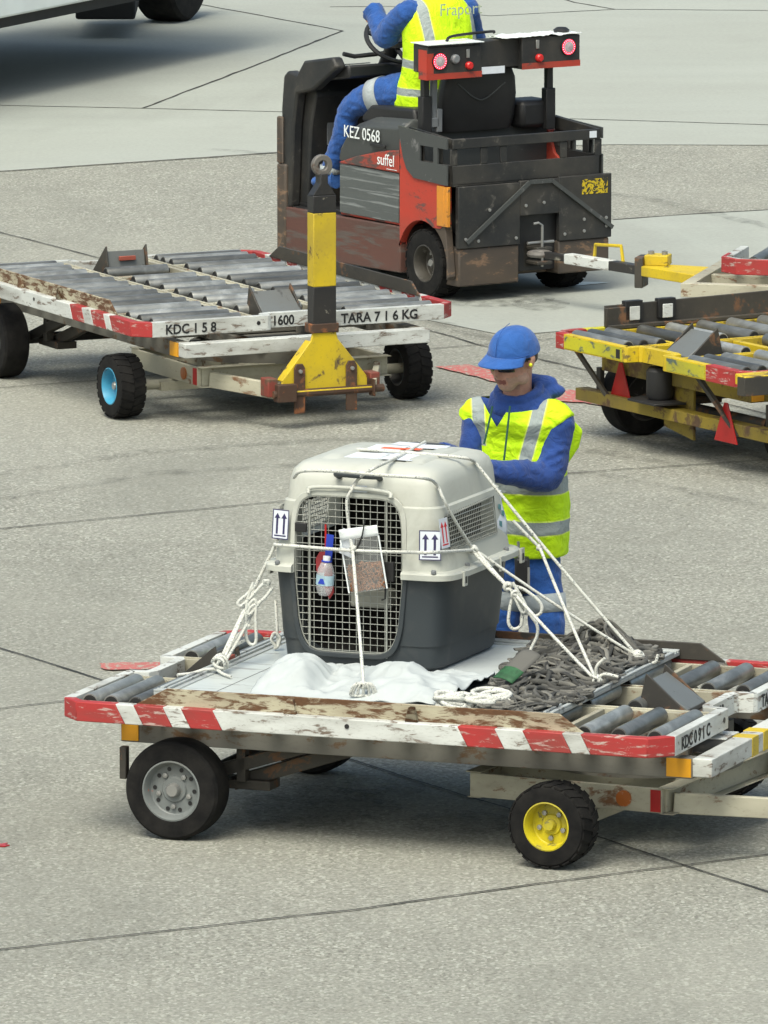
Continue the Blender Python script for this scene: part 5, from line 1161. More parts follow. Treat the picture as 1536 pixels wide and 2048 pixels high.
# ------------------------------------------------------------------ heap of cargo net webbing
def web_mat():
    m, t, b = nt('grey_webbing'); v = coords(t); g_ = N(t, 'ShaderNodeNewGeometry'); n = noi(t, v, 9, 4)
    c = ramp(t, g_.outputs['Random Per Island'], [(0.0, (0.035, 0.036, 0.035)), (0.5, (0.095, 0.094, 0.087)), (1.0, (0.19, 0.185, 0.165))]); c = mix(t, ramp(t, n, [(0.45, 0.0), (0.8, 0.4)]), c, (0.10, 0.095, 0.085))
    t.links.new(c, b.inputs['Base Color']); b.inputs['Roughness'].default_value = 0.9; bump(t, b, noi(t, v, 200, 2), 0.4, 0.002); return m
M['web'] = web_mat()
POLY = [(0.44, -0.73), (0.58, -0.74), (0.70, -0.68), (0.71, 0.0), (0.70, 0.82), (0.46, 0.87), (0.20, 0.86), (0.19, 0.60), (0.27, 0.25), (0.33, -0.2), (0.39, -0.5)]
def inpoly(x, y):
    r_ = False; n = len(POLY)
    for i in range(n):
        (x1, y1), (x2, y2) = POLY[i], POLY[(i + 1) % n]
        if (y1 > y) != (y2 > y) and x < (x2 - x1) * (y - y1) / (y2 - y1) + x1: r_ = not r_
    return r_
def edged(x, y):
    d = 9
    for i in range(len(POLY)):
        a = Vector(POLY[i]); b = Vector(POLY[(i + 1) % len(POLY)]); p = Vector((x, y)); t = max(0, min(1, (p - a).dot(b - a) / (b - a).length_squared)); d = min(d, (p - a.lerp(b, t)).length)
    return d
rn = random.Random(12); mb = MB()
def hmax(u, v): return 0.015 + 0.055 * min(1, edged(u, v) / 0.16) * (0.75 + 0.6 * noise.noise(Vector((u * 5, v * 4, 9)))) + 0.085 * math.exp(-((u - 0.46) / 0.12) ** 2 - ((v - 0.72) / 0.14) ** 2)
cnt = 0
while cnt < 210:
    u, v = rn.uniform(0.1, 0.72), rn.uniform(-0.74, 0.88)
    if not inpoly(u, v): continue
    cnt += 1; an = rn.uniform(0, 6.28); pts = []; lay = rn.random() ** 0.6; bend = rn.uniform(-1, 1)
    for k in range(rn.randint(9, 15)):
        if not inpoly(u, v): an += 2.2
        hh = hmax(u, v) if inpoly(u, v) else 0.02
        pts.append((u, v, 0.018 + hh * min(1.1, lay + 0.25 * math.sin(k * 1.3 + cnt))))
        an += bend + rn.uniform(-0.35, 0.35); bend = bend if rn.random() > 0.3 else rn.uniform(-1.1, 1.1); st = rn.uniform(0.045, 0.075); u += math.cos(an) * st * 0.8; v += math.sin(an) * st
    mb.tube(catmull(pts, 4), (0.0035, 0.0125) if rn.random() < 0.5 else (0.0120, 0.0040), 6) if False else mb.tube(catmull(pts, 4), [((0.0042, 0.0110) if (cnt + q // 14) % 2 else (0.0105, 0.0050)) for q in range(len(pts) * 4 - 3)], 6)
NT = mb.build('cargo_net', M['web'], None, smooth=80); NT.location = PL.location; NT.rotation_euler = (0, 0, R(-20.3))
NT['kind'] = 'stuff'
tag(NT, 'tangled heap of dark grey cargo net webbing on the right half of the pallet', 'cargo net')
mb = MB(); mb.grid(lambda a, b: (0.10 * (a - 0.5), 0.20 * (b - 0.5), 0.012 * math.sin(3 * a) + 0.03 * b), 6, 10)
o = mb.build('webbing_tag', [M['web'], flat('green_tag', (0.02, 0.09, 0.035), 0.7, 0, 0.4, 30)], None, solid=0.004); tp = at(1035, 1340, 0.70); o.location = tp; o.rotation_euler = (R(20), R(10), R(-38)); tag(o, 'green and grey folded tag at the left edge of the net heap', 'tag')
for p in o.data.polygons:
    if p.center.y < -0.02: p.material_index = 1
# ------------------------------------------------------------------ people
def cloth(name, col, var=0.18, sc=9, fold=0.5):
    m, t, b = nt(name); v = coords(t); n = noi(t, v, sc, 6, 0.6, 0.6)
    c = mix(t, ramp(t, n, [(0.35, 0.0), (0.68, 1.0)]), tuple(x * (1 - var) for x in col), tuple(x * (1 + var) for x in col))
    t.links.new(c, b.inputs['Base Color']); b.inputs['Roughness'].default_value = 0.9; b.inputs['Sheen Weight'].default_value = 0.15
    bump(t, b, noi(t, v, sc * 1.6, 5, 0.6, 1.2), fold, 0.03); return m
M['hoodie'] = cloth('navy_blue_sweatshirt', (0.012, 0.048, 0.215)); M['workblue'] = cloth('royal_blue_workwear', (0.014, 0.078, 0.30)); M['capblue'] = cloth('cap_blue', (0.018, 0.095, 0.34), 0.12, 14, 0.3)
M['reflect'] = cloth('reflective_grey', (0.34, 0.38, 0.40), 0.1, 12, 0.3); M['cord'] = flat('dark_cord', (0.02, 0.09, 0.06), 0.7)
def skin_mat():
    m, t, b = nt('skin'); v = coords(t); n = noi(t, v, 22, 5); n2 = noi(t, v, 90, 3)
    c = mix(t, ramp(t, n, [(0.35, 0.0), (0.7, 1.0)]), (0.42, 0.21, 0.15), (0.56, 0.31, 0.225)); t.links.new(c, b.inputs['Base Color'])
    b.inputs['Roughness'].default_value = 0.55; b.inputs['Subsurface Weight'].default_value = 0.05; bump(t, b, n2, 0.15, 0.002); return m
M['skin'] = skin_mat(); M['stubble'] = flat('grey_stubble', (0.43, 0.27, 0.21), 0.8, 0, 0.15, 60); M['glass'] = flat('dark_lens', (0.015, 0.014, 0.014), 0.12); M['hair'] = flat('dark_hair', (0.06, 0.045, 0.035), 0.8, 0, 0.3, 60)
M['earplug'] = flat('yellow_foam', (0.75, 0.80, 0.03), 0.7)
def vest_mat(name, hb, vb, vneck=None, ztop=1.6):
    """hi-vis cloth with sewn-on grey reflective tapes: horizontal bands hb (z0,z1), vertical tapes vb (x at zlow, x at zhigh, zlow, zhigh, half width)"""
    m, t, b = nt(name); tc = N(t, 'ShaderNodeTexCoord'); sx = N(t, 'ShaderNodeSeparateXYZ'); t.links.new(tc.outputs['Object'], sx.inputs[0]); X, Y, Z = sx.outputs
    def mth(op, a, b_):
        n = N(t, 'ShaderNodeMath', operation=op)
        for i, q in enumerate((a, b_)):
            if isinstance(q, (int, float)): n.inputs[i].default_value = q
            else: t.links.new(q, n.inputs[i])
        return n.outputs[0]
    v = coords(t); w = N(t, 'ShaderNodeMath', operation='MULTIPLY_ADD'); t.links.new(noi(t, v, 6, 3), w.inputs[0]); w.inputs[1].default_value = 0.02; w.inputs[2].default_value = -0.01
    Zw = mth('ADD', Z, w.outputs[0]); mask = None; edge = None
    def OR(a, b_): return b_ if a is None else mth('MAXIMUM', a, b_)
    for z0, z1 in hb:
        q = mth('MULTIPLY', mth('GREATER_THAN', Zw, z0), mth('LESS_THAN', Zw, z1)); mask = OR(mask, q)
        q = mth('MULTIPLY', mth('GREATER_THAN', Zw, z0 - 0.006), mth('LESS_THAN', Zw, z1 + 0.006)); edge = OR(edge, q)
    for xa, xb, za, zb, hw in vb:
        c = mth('ADD', mth('MULTIPLY', mth('SUBTRACT', Z, za), (xb - xa) / (zb - za)), xa)
        d = mth('ABSOLUTE', mth('SUBTRACT', X, c), 0.0); zz = mth('GREATER_THAN', Z, za)
        mask = OR(mask, mth('MULTIPLY', mth('LESS_THAN', d, hw), zz)); edge = OR(edge, mth('MULTIPLY', mth('LESS_THAN', d, hw + 0.006), zz))
    n = noi(t, v, 7, 5, 0.6, 0.8)
    hi = mix(t, ramp(t, n, [(0.35, 0.0), (0.7, 1.0)]), (0.50, 0.80, 0.0), (0.66, 0.98, 0.004))
    c = mix(t, edge, hi, (0.72, 0.92, 0.12)); c = mix(t, mask, c, (0.30, 0.345, 0.34)); t.links.new(c, b.inputs['Base Color'])
    b.inputs['Roughness'].default_value = 0.75; bump(t, b, noi(t, v, 9, 5, 0.6, 1.4), 0.6, 0.035)
    if vneck:
        xc, zb, slope = vneck
        d = mth('ABSOLUTE', mth('SUBTRACT', X, xc), 0.0); lim = mth('MULTIPLY', mth('SUBTRACT', Z, zb), slope)
        cut = mth('MULTIPLY', mth('MULTIPLY', mth('LESS_THAN', d, lim), mth('GREATER_THAN', Z, zb)), mth('LESS_THAN', Y, 0.02)); al = mth('SUBTRACT', 1.0, cut)
        t.links.new(al, b.inputs['Alpha'])
    return m
def oval(c, side, fwd, a, d, p=0.85, n=32):
    out = []
    for i in range(n):
        t = 2 * math.pi * i / n; cx, s_ = math.cos(t), math.sin(t)
        out.append(Vector(c) + side * (a * math.copysign(abs(cx) ** p, cx)) + fwd * (d * math.copysign(abs(s_) ** p, s_)))
    return out
def tubev(mb, pts, rad, n=14, k=5):
    """limb: smooth path with radii interpolated along it"""
    P = catmull(pts, k); Rr = []
    for i in range(len(P)):
        f = i / k; j = min(int(f), len(rad) - 2); Rr.append(rad[j] + (rad[j + 1] - rad[j]) * (f - j))
    mb.tube(P, Rr, n)
def hand(mb, wrist, dirv, palmn, s=1.0, curl=0.6, side=1):
    """palm, four unequal bent fingers and a thumb leaving the side of the palm"""
    d = Vector(dirv).normalized(); n = Vector(palmn); n = (n - d * n.dot(d)).normalized(); w = d.cross(n) * side; o = Vector(wrist)
    mb.tube([o - d * 0.03 * s, o, o + d * 0.03 * s, o + d * 0.085 * s], [(0.022 * s, 0.027 * s), (0.020 * s, 0.028 * s), (0.018 * s, 0.040 * s), (0.014 * s, 0.040 * s)], 12, up=n)
    for k, (off, L) in enumerate(((-0.030, 0.072), (-0.010, 0.080), (0.011, 0.075), (0.031, 0.060))):
        p = o + d * 0.078 * s + w * off * s; a = 0.0; pts = [p]
        for seg in (0.42, 0.33, 0.25):
            a += curl * (0.8 + 0.1 * k); p = p + (d * math.cos(a) + n * math.sin(a)) * L * seg * s; pts.append(p)
        mb.tube(pts, [0.0095 * s, 0.009 * s, 0.0085 * s, 0.0065 * s], 8)
    p = o + d * 0.02 * s - w * 0.030 * s; mb.tube([p, p + (d * 0.6 - w * 0.7 + n * 0.3).normalized() * 0.036 * s, p + (d * 0.85 - w * 0.55 + n * 0.6).normalized() * 0.066 * s], [0.013 * s, 0.011 * s, 0.008 * s], 8)
def head(mb, c, F, U, s=1.0):
    """skull, jaw, nose, brow, lips, ears as overlapping solids; F = forward, U = up; c = centre of the skull; one head is 0.235 s tall"""
    F = Vector(F).normalized(); U = Vector(U); U = (U - F * U.dot(F)).normalized(); L = U.cross(F); Mx = Matrix((L, F, U)).transposed()
    q = Mx.to_euler(); W_ = lambda x, y, z: Vector(c) + Mx @ Vector((x * s, y * s, z * s))
    e = lambda p, r: mb.ell(W_(*p), tuple(k * s for k in r), 20, 14, rot=q)
    e((0, -0.012, 0.022), (0.076, 0.096, 0.092)); e((0, 0.030, -0.030), (0.062, 0.062, 0.080)); e((0, 0.056, -0.086), (0.036, 0.036, 0.030)); e((0, 0.040, -0.062), (0.050, 0.045, 0.045))
    for sg in (-1, 1):
        e((sg * 0.034, 0.066, -0.028), (0.026, 0.024, 0.022)); e((sg * 0.050, 0.02, -0.065), (0.018, 0.04, 0.028))
        e((sg * 0.079, -0.010, -0.010), (0.010, 0.018, 0.031)); e((sg * 0.082, -0.014, 0.004), (0.010, 0.021, 0.018))
        e((sg * 0.010, 0.096, -0.034), (0.010, 0.012, 0.008))
    e((0, 0.080, 0.020), (0.050, 0.018, 0.013)); e((0, 0.096, -0.012), (0.011, 0.020, 0.026)); e((0, 0.106, -0.028), (0.012, 0.013, 0.010))
    e((0, 0.086, -0.056), (0.026, 0.012, 0.006)); e((0, 0.084, -0.067), (0.022, 0.012, 0.007))
    return W_, Mx
def make_person(label, loc, J, skip_feet=False):
    P = thing('person', label, 'person', loc, 0); return P

# --- the worker behind the kennel.  Local axes are the world's; he faces the camera and slightly to its left
WX, WY = 0.60, 39.86
PW = thing('person', 'man in blue cap and hi-vis vest leaning over the kennel with his head bowed', 'person', (WX, WY, 0), 0)
def wl(px, py, dy=0.0): return atY(px, py, WY + dy) - Vector((WX, WY, 0))
Fd = Vector((-0.38, -0.92, 0)).normalized(); Sd = Vector((0.92, -0.38, 0)).normalized()     # forward, his left (photo right)
hipc = wl(1048, 1120, 0.10); waist = wl(1054, 1010, 0.06); chest = wl(1044, 900, 0.0); shc = wl(1036, 812, -0.04); neck = wl(1035, 775, -0.06)
shL = shc + Sd * 0.170 + Vector((0, 0, -0.03)); shR = shc - Sd * 0.185 + Vector((0, 0, -0.03))
elL = wl(1094, 952, -0.16); wrL = wl(962, 940, -0.42); hdL = wl(985, 950, -0.50)
elR = wl(936, 930, -0.05); wrR = wl(885, 905, -0.40)
fL = Vector((hipc.x + 0.09, 0.10, 0.04)); fR = Vector((hipc.x - 0.11, 0.16, 0.04)); kL = Vector((hipc.x + 0.10, 0.02, 0.50)); kR = Vector((hipc.x - 0.10, 0.08, 0.50))
hc = wl(1026, 716, -0.14); HF = Vector((-0.62, -0.74, -0.27)); HU = Vector((-0.10, -0.22, 0.95))
b = MB()
W_, Mx = head(b, hc, HF, HU, 1.14)
tubev(b, [hc + Vector((0.02, 0.06, -0.03)), neck + Vector((0, 0, 0.0)), shc + Vector((0, 0.03, -0.08))], [0.066, 0.062, 0.085])
b.loft([oval(shc + Vector((0, 0.03, -0.04)), Sd, Fd, 0.12, 0.07), oval(chest, Sd, Fd, 0.15, 0.09), oval(waist, Sd, Fd, 0.13, 0.08), oval(hipc, Sd, Fd, 0.12, 0.08)])
tubev(b, [shL, elL, wrL], [0.05, 0.042, 0.030]); tubev(b, [shR, elR, wrR], [0.05, 0.042, 0.030])
hand(b, wrL, (-0.55, -0.6, -0.1), (-0.2, 0.2, -1), 1.12, 0.45, 1); hand(b, wrR, (0.1, -0.9, -0.1), (0.1, 0.2, -1), 1.12, 0.5, -1)
for f_, k_, sx in ((fL, kL, 0.07), (fR, kR, -0.075)): tubev(b, [hipc + Sd * sx + Vector((0, 0, -0.02)), k_, f_ + Vector((0, 0.03, 0.05)), f_ + Vector((0, -0.08, 0.0))], [0.06, 0.05, 0.04, 0.035])
M['lips'] = flat('lips', (0.22, 0.075, 0.06), 0.5)
body = fuse(b, 'body', [M['skin'], M['stubble'], M['lips']], PW, 0.0075, 3, 0.5)
inv3 = Mx.transposed()
for p in body.data.polygons:
    q = inv3 @ (p.center - hc) / 1.14
    if q.z < -0.045 and q.y > 0.005 and q.z > -0.125 and not (-0.075 < q.z < -0.048 and abs(q.x) < 0.028 and q.y > 0.07) and p.center.z > neck.z - 0.1 and (q.z < -0.078 or abs(q.x) > 0.030): p.material_index = 1
    if -0.072 < q.z < -0.052 and abs(q.x) < 0.026 and q.y > 0.080: p.material_index = 2
# sweatshirt
b = MB()
b.loft([oval(shc + Vector((0, 0.01, 0.03)), Sd, Fd, 0.085, 0.075, 1), oval(shc + Vector((0, 0, -0.012)), Sd, Fd, 0.150, 0.095), oval(shc + Vector((0, 0, -0.06)), Sd, Fd, 0.185, 0.115), oval(chest, Sd, Fd, 0.185, 0.130), oval(waist, Sd, Fd, 0.165, 0.120), oval(hipc + Vector((0, 0, 0.02)), Sd, Fd, 0.16, 0.125)])
tubev(b, [shL - Sd * 0.06 + Vector((0, 0, 0.0)), shL + Sd * 0.020 + Vector((0, 0, -0.03)), shL.lerp(elL, 0.5) + Sd * 0.02 + Vector((0, 0.02, 0)), elL, elL.lerp(wrL, 0.4), wrL], [0.060, 0.068, 0.066, 0.070, 0.060, 0.044], 16)
tubev(b, [shR + Sd * 0.06, shR - Sd * 0.005, shR.lerp(elR, 0.5), elR, elR.lerp(wrR, 0.5), wrR], [0.055, 0.058, 0.055, 0.056, 0.052, 0.046], 16)
for t_, r_ in ((0.62, 0.071), (0.78, 0.073), (0.93, 0.075)):     # sleeve folds above the elbow
    c = shL.lerp(elL, t_) + Sd * 0.012; b.ell(c, (r_, r_ * 0.9, 0.022), rot=Matrix.Rotation(R(-28), 3, 'Y').to_euler())
for t_ in (0.15, 0.35): c = elL.lerp(wrL, t_); b.ell(c, (0.020, 0.066, 0.070), rot=Matrix.Rotation(R(14), 3, 'Y').to_euler())
sw = fuse(b, 'sweatshirt', M['hoodie'], PW, 0.009, 3, 0.5, 0.007)
# hood lying on the shoulders
b = MB()
def hoodring(r_, z, dy, rad, tilt):
    pts = []
    for i in range(28):
        a = 2 * math.pi * i / 28; x = math.cos(a) * r_[0]; y = math.sin(a) * r_[1]
        pts.append(neck + Sd * x - Fd * (y + dy) + Vector((0, 0, z + tilt * (y) )) )
    b.tube(pts, rad, 10, closed=True)
hoodring((0.090, 0.085), -0.010, 0.015, 0.020, 0.45); hoodring((0.112, 0.10), -0.048, 0.03, 0.026, 0.40); hoodring((0.125, 0.10), -0.082, 0.03, 0.028, 0.2)
for dx, dz, r_ in ((0.08, 0.01, 0.050), (0.13, -0.02, 0.042), (0.02, 0.015, 0.05)): b.ell(neck + Sd * dx - Fd * 0.10 + Vector((0, 0, dz)), (r_ * 1.3, r_, r_ * 0.7))
fuse(b, 'hood', M['hoodie'], PW, 0.008, 3, 0.5, 0.006)
for k, (a, c) in enumerate((((985, 812), (968, 888)), ((1020, 812), (1008, 920)))):
    mb = MB(); mb.tube(sag(wl(a[0], a[1], -0.215), wl(c[0], c[1], -0.215), 0.004), 0.0045, 6); mb.build('drawstring', M['cord'], PW)
# vest
vz = lambda py: wl(1050, py, -0.12).z
b = MB()
b.loft([oval(shc + Vector((0, 0.0, 0.018)), Sd, Fd, 0.10, 0.07, 0.9), oval(shc + Vector((0, 0, -0.01)), Sd, Fd, 0.17, 0.115), oval(shc + Vector((0, 0, -0.06)), Sd, Fd, 0.205, 0.138), oval(chest + Vector((0, 0, 0.06)), Sd, Fd, 0.205, 0.150), oval(chest + Vector((0, 0, -0.06)), Sd, Fd, 0.195, 0.148), oval(waist + Vector((0, 0, 0.02)), Sd, Fd, 0.188, 0.145, 0.8), oval(waist + Vector((0, 0, -0.10)), Sd, Fd, 0.186, 0.145, 0.8), oval(hipc + Vector((0, 0, 0.03)) + Sd * 0.01, Sd, Fd, 0.182, 0.145, 0.8)])
tubev(b, [shc + Sd * 0.06 + Vector((0, 0, -0.035)), shL + Sd * 0.0 + Vector((0, 0, -0.012)), shL + Sd * 0.036 + Vector((0, 0, -0.042))], [0.078, 0.077, 0.070], 18)
tubev(b, [shc - Sd * 0.06 + Vector((0, 0, -0.035)), shR + Sd * 0.0 + Vector((0, 0, -0.012)), shR - Sd * 0.032 + Vector((0, 0, -0.05))], [0.078, 0.074, 0.064], 18)
zt = wl(1050, 962, -0.12).z; M['vestf'] = vest_mat('hi_vis_front', [(vz(990), vz(957)), (vz(1073), vz(1046))], [(wl(960, 850, -.12).x, wl(955, 790, -.12).x, wl(960, 895, -.12).z, wl(955, 790, -.12).z, 0.026), (wl(1040, 930, -.12).x, wl(1082, 800, -.12).x, wl(1040, 955, -.12).z, wl(1082, 800, -.12).z, 0.028)], (wl(994, 870, -.2).x, vz(850) - 0.005, 0.62))
vo = fuse(b, 'hi_vis_vest', M['vestf'], PW, 0.008, 3, 0.5, 0.006)
# shoulder panel hanging open behind his left arm
P0 = [wl(1098, 792, 0.02), wl(1135, 812, 0.0), wl(1142, 838, 0.06), wl(1166, 862, 0.09), wl(1158, 895, 0.10), wl(1135, 930, 0.09), wl(1112, 945, 0.07), wl(1128, 880, 0.03), wl(1120, 835, -0.02)]
mb = MB(); mb.add([tuple(p) for p in P0] + [tuple(p + Vector((0, 0.05, 0))) for p in P0], [tuple(range(9)), tuple(range(9, 18))[::-1]] + [(i, (i + 1) % 9, (i + 1) % 9 + 9, i + 9) for i in range(9)])
M['hivis'] = vest_mat('hi_vis_plain', [(-9, -8)], []); mb.build('vest_flap', M['hivis'], vo, bevel=0.012, smooth=60)
mb = MB()
mb.loft([[tuple(p) for p in oval(c, Sd, Fd, a, d)] for c, a, d in ()] if False else [oval(shL + Sd * 0.012 + Vector((0, 0, 0.072)), Sd, Fd, 0.05, 0.055), oval(shL + Sd * 0.022 + Vector((0, 0, 0.03)), Sd, Fd, 0.078, 0.088)], cap=True)
# trousers
b = MB()
b.loft([oval(hipc + Vector((0, 0, 0.06)), Sd, Fd, 0.155, 0.115), oval(hipc + Vector((0, 0, -0.04)), Sd, Fd, 0.165, 0.125), oval(hipc + Vector((0, 0, -0.12)), Sd, Fd, 0.162, 0.12)])
for f_, k_, sx in ((fL, kL, 0.078), (fR, kR, -0.082)): tubev(b, [hipc + Sd * sx + Vector((0, 0, -0.05)), hipc.lerp(k_, 0.5) + Sd * sx * 0.5, k_, f_ + Vector((0, 0.03, 0.25)), f_ + Vector((0, 0.02, 0.04))], [0.088, 0.086, 0.080, 0.075, 0.075])
tr = fuse(b, 'trousers', M['workblue'], PW, 0.011, 3, 0.5, 0.007)
z1 = wl(1080, 1192, 0).z; z0 = wl(1080, 1228, 0).z
def legband(parent, c0, c1, r_):
    mb = MB(); mb.tube([c0, c0.lerp(c1, 0.5), c1], [r_, r_, r_ * 0.98], 24, cap=False); return mb.build('reflective_band', M['reflect'], parent, smooth=70, solid=0.003)
for k_, sx in ((kL, 0.078), (kR, -0.082)):
    a = hipc + Sd * sx; t0 = (a.z - z1) / (a.z - k_.z); t1 = (a.z - z0) / (a.z - k_.z); legband(tr, a.lerp(k_, t0), a.lerp(k_, t1), 0.0935)
mb = MB(); c = wl(1043, 1140, -0.13); mb.bx(c.x - 0.03, c.x + 0.035, c.y - 0.05, c.y + 0.02, c.z - 0.10, c.z + 0.06); mb.build('belt_radio', M['black'], PW, bevel=0.012)
mb = MB(); mb.tube([c + Vector((-0.01, -0.03, 0.05)), c + Vector((-0.015, -0.03, 0.13))], 0.006, 6); mb.build('radio_clip', M['bolt'], PW)
mb = MB(); mb.tube([c + Vector((0.03, -0.055, 0.02)), c + Vector((0.03, -0.06, -0.06))], 0.006, 6); mb.build('belt_clip', M['bolt'], PW)
for f_ in (fL, fR):
    mb = MB(); mb.tube(catmull([f_ + Vector((0, 0.07, 0.03)), f_ + Vector((0, 0.0, 0.03)), f_ + Vector((0, -0.10, 0.02)), f_ + Vector((0, -0.18, 0.01))], 4), [(0.05, 0.04)] * 5 + [(0.045, 0.048)] * 4 + [(0.035, 0.05)] * 3 + [(0.02, 0.035)], 14, up=(0, 0, 1)); mb.build('shoe', M['black'], PW, smooth=60)
# cap, glasses, ear plug, hair
s = 1.14
b = MB()
rings = []
for k in range(9):
    a = math.pi / 2 * k / 8; rr = math.cos(a) ** 0.8 if k < 8 else 0.02; z = 0.018 + 0.102 * math.sin(a)
    rings.append([tuple(W_(0.090 * rr * math.cos(t), -0.012 + 0.113 * rr * math.sin(t), z + 0.010 * math.sin(t) * (1 - k / 8) )) for t in [2 * math.pi * i / 36 for i in range(36)]])
b.loft(rings); cap = b.build('cap', M['capblue'], PW, smooth=60)
b = MB()
def brim(a, t):
    an = R(-72 + 144 * a); r0x, r0y = 0.090, 0.113; x0 = r0x * math.sin(an); y0 = -0.012 + r0y * math.cos(an); L_ = 0.068 * math.cos(an * 0.92) ** 0.7
    return tuple(W_(x0 * (1 + 0.10 * t), y0 + L_ * t, 0.030 + 0.010 * math.cos(an) - 0.014 * t - 0.35 * (x0 * 2.6) ** 2 * 1.0 * (0.3 + 0.7 * t)))
b.grid(brim, 28, 8); b.build('cap_brim', M['capblue'], cap, smooth=60, solid=0.004)
b = MB(); b.tube([W_(0.0915 * math.sin(R(a)), -0.012 + 0.115 * math.cos(R(a)), 0.029 + 0.010 * math.cos(R(a))) for a in range(-80, 81, 8)], 0.0022, 6); b.tube([W_(0.0 + 0.002, -0.012 + 0.1145 * math.cos(R(a)) ** 0.8 if a < 90 else 0, 0.028 + 0.1135 * math.sin(R(a))) for a in range(4, 90, 6)], 0.0014, 6); b.build('cap_seam', M['workblue'], cap)
for sg in (-1, 1):
    b = MB(); b.grid(lambda a, t, sg=sg: tuple(W_(sg * (0.008 + 0.056 * a), 0.104 - 0.030 * a * a, 0.020 - 0.034 * t - 0.004 * a)), 8, 5); b.build('lens', M['glass'], PW, solid=0.003)
b = MB()
for sg in (-1, 1): b.tube([W_(sg * 0.062, 0.078, 0.010), W_(sg * 0.082, 0.05, 0.012), W_(sg * 0.086, 0.0, 0.010)], 0.0035, 6)
b.build('glasses_frame', M['glass'], PW)
b = MB(); b.ell(W_(0.088, 0.006, -0.012), 0.0085, 10, 8); b.build('ear_plug', M['earplug'], PW)
b = MB()
for sg in (-1, 1): b.ell(W_(sg * 0.073, -0.018, 0.012), (0.014, 0.050, 0.032), rot=Mx.to_euler())
b.ell(W_(0, -0.075, -0.005), (0.065, 0.04, 0.05), rot=Mx.to_euler()); b.build('hair', M['hair'], PW, smooth=80)

# --- the driver: x forward, y left in the tractor's frame, baked to a frame of his own
PD = thing('person', 'driver in blue workwear and hi-vis vest sitting on the tractor seen from behind', 'person', TR.location + Vector((0, 0, 0.0)), R(123 - 90))
# local frame: y = tractor forward, x = tractor right
def dl(f, l, z): return Vector((-l, f, z))
Sx = Vector((1, 0, 0)); Fy = Vector((0, 1, 0))
hip = dl(0.84, 0.13, 1.10); wai = dl(0.76, 0.135, 1.26); che = dl(0.72, 0.14, 1.48); sho = dl(0.76, 0.14, 1.72); nek = dl(0.80, 0.14, 1.79); hed = dl(0.86, 0.14, 1.90)
kn_l = dl(1.29, 0.40, 1.045); an_l = dl(1.49, 0.42, 0.66); kn_r = dl(1.38, -0.12, 1.06); an_r = dl(1.50, -0.16, 0.52)
s_l = sho + Vector((-0.20, 0, -0.03)); s_r = sho + Vector((0.20, 0, -0.03)); e_l = dl(0.97, 0.36, 1.505); w_l = dl(1.14, 0.33, 1.62); e_r = dl(0.86, -0.20, 1.42); w_r = dl(1.20, -0.13, 1.44)
b = MB(); WD, MD = head(b, hed, (0, 1, -0.15), (0, 0.1, 1), 1.1)
tubev(b, [hed - Vector((0, 0.02, 0.03)), nek, sho - Vector((0, 0, 0.06))], [0.062, 0.06, 0.09])
b.loft([oval(sho - Vector((0, 0, 0.03)), Sx, Fy, 0.13, 0.07), oval(che, Sx, Fy, 0.16, 0.10), oval(wai, Sx, Fy, 0.14, 0.09), oval(hip, Sx, Fy, 0.15, 0.10)])
for a_, e_, w_ in ((s_l, e_l, w_l), (s_r, e_r, w_r)): tubev(b, [a_, e_, w_], [0.05, 0.042, 0.03])
hand(b, w_l, (0.3, 0.9, 0.0), (0.2, 0.0, -1), 1.1, 0.8, 1); hand(b, w_r, (-0.3, 0.9, 0), (-0.2, 0, -1), 1.1, 0.8, -1)
for h_, k_, a_ in ((-0.10, kn_l, an_l), (0.10, kn_r, an_r)): tubev(b, [hip + Vector((h_, 0.02, 0.03)), k_, a_ + Vector((0, 0, 0.0)), a_ + Vector((0, 0.07, -0.06))], [0.06, 0.042, 0.03, 0.03])
fuse(b, 'body', M['skin'], PD, 0.009, 3)
b = MB()
b.loft([oval(nek - Vector((0, 0, 0.02)), Sx, Fy, 0.08, 0.075, 1), oval(sho + Vector((0, 0, 0.01)), Sx, Fy, 0.17, 0.10), oval(sho - Vector((0, 0, 0.05)), Sx, Fy, 0.22, 0.125), oval(che, Sx, Fy, 0.215, 0.135), oval(wai, Sx, Fy, 0.20, 0.13), oval(hip, Sx, Fy, 0.205, 0.14)])
tubev(b, [s_l + Vector((0.05, 0, 0)), s_l + Vector((-0.01, 0, -0.03)), s_l.lerp(e_l, 0.55) + Vector((-0.01, 0, 0)), e_l, e_l.lerp(w_l, 0.5), w_l], [0.06, 0.075, 0.076, 0.076, 0.066, 0.058], 16)
tubev(b, [s_r - Vector((0.05, 0, 0)), s_r + Vector((0.01, 0, -0.03)), s_r.lerp(e_r, 0.5), e_r, e_r.lerp(w_r, 0.5), w_r], [0.07, 0.085, 0.078, 0.072, 0.062, 0.05], 16)
b.tube([w_l + Vector((0, -0.02, -0.01)), w_l + Vector((0.0, 0.03, 0.02))], [0.060, 0.070], 12)
fuse(b, 'jacket', M['workblue'], PD, 0.010, 3, 0.5, 0.008)
b = MB()
b.loft([oval(nek - Vector((0, 0, 0.02)), Sx, Fy, 0.11, 0.10, 1), oval(sho + Vector((0, 0, 0.0)), Sx, Fy, 0.20, 0.13), oval(sho - Vector((0, 0, 0.07)), Sx, Fy, 0.235, 0.155), oval(che, Sx, Fy, 0.232, 0.165), oval(che - Vector((0, 0, 0.12)), Sx, Fy, 0.222, 0.165), oval(wai, Sx, Fy, 0.228, 0.17, 0.8), oval(hip + Vector((0, -0.02, 0.0)), Sx, Fy, 0.25, 0.20, 0.8), oval(hip + Vector((0.0, -0.06, -0.06)), Sx, Fy, 0.22, 0.19, 0.8)], cap=False)
zh = lambda f, l, px: 0
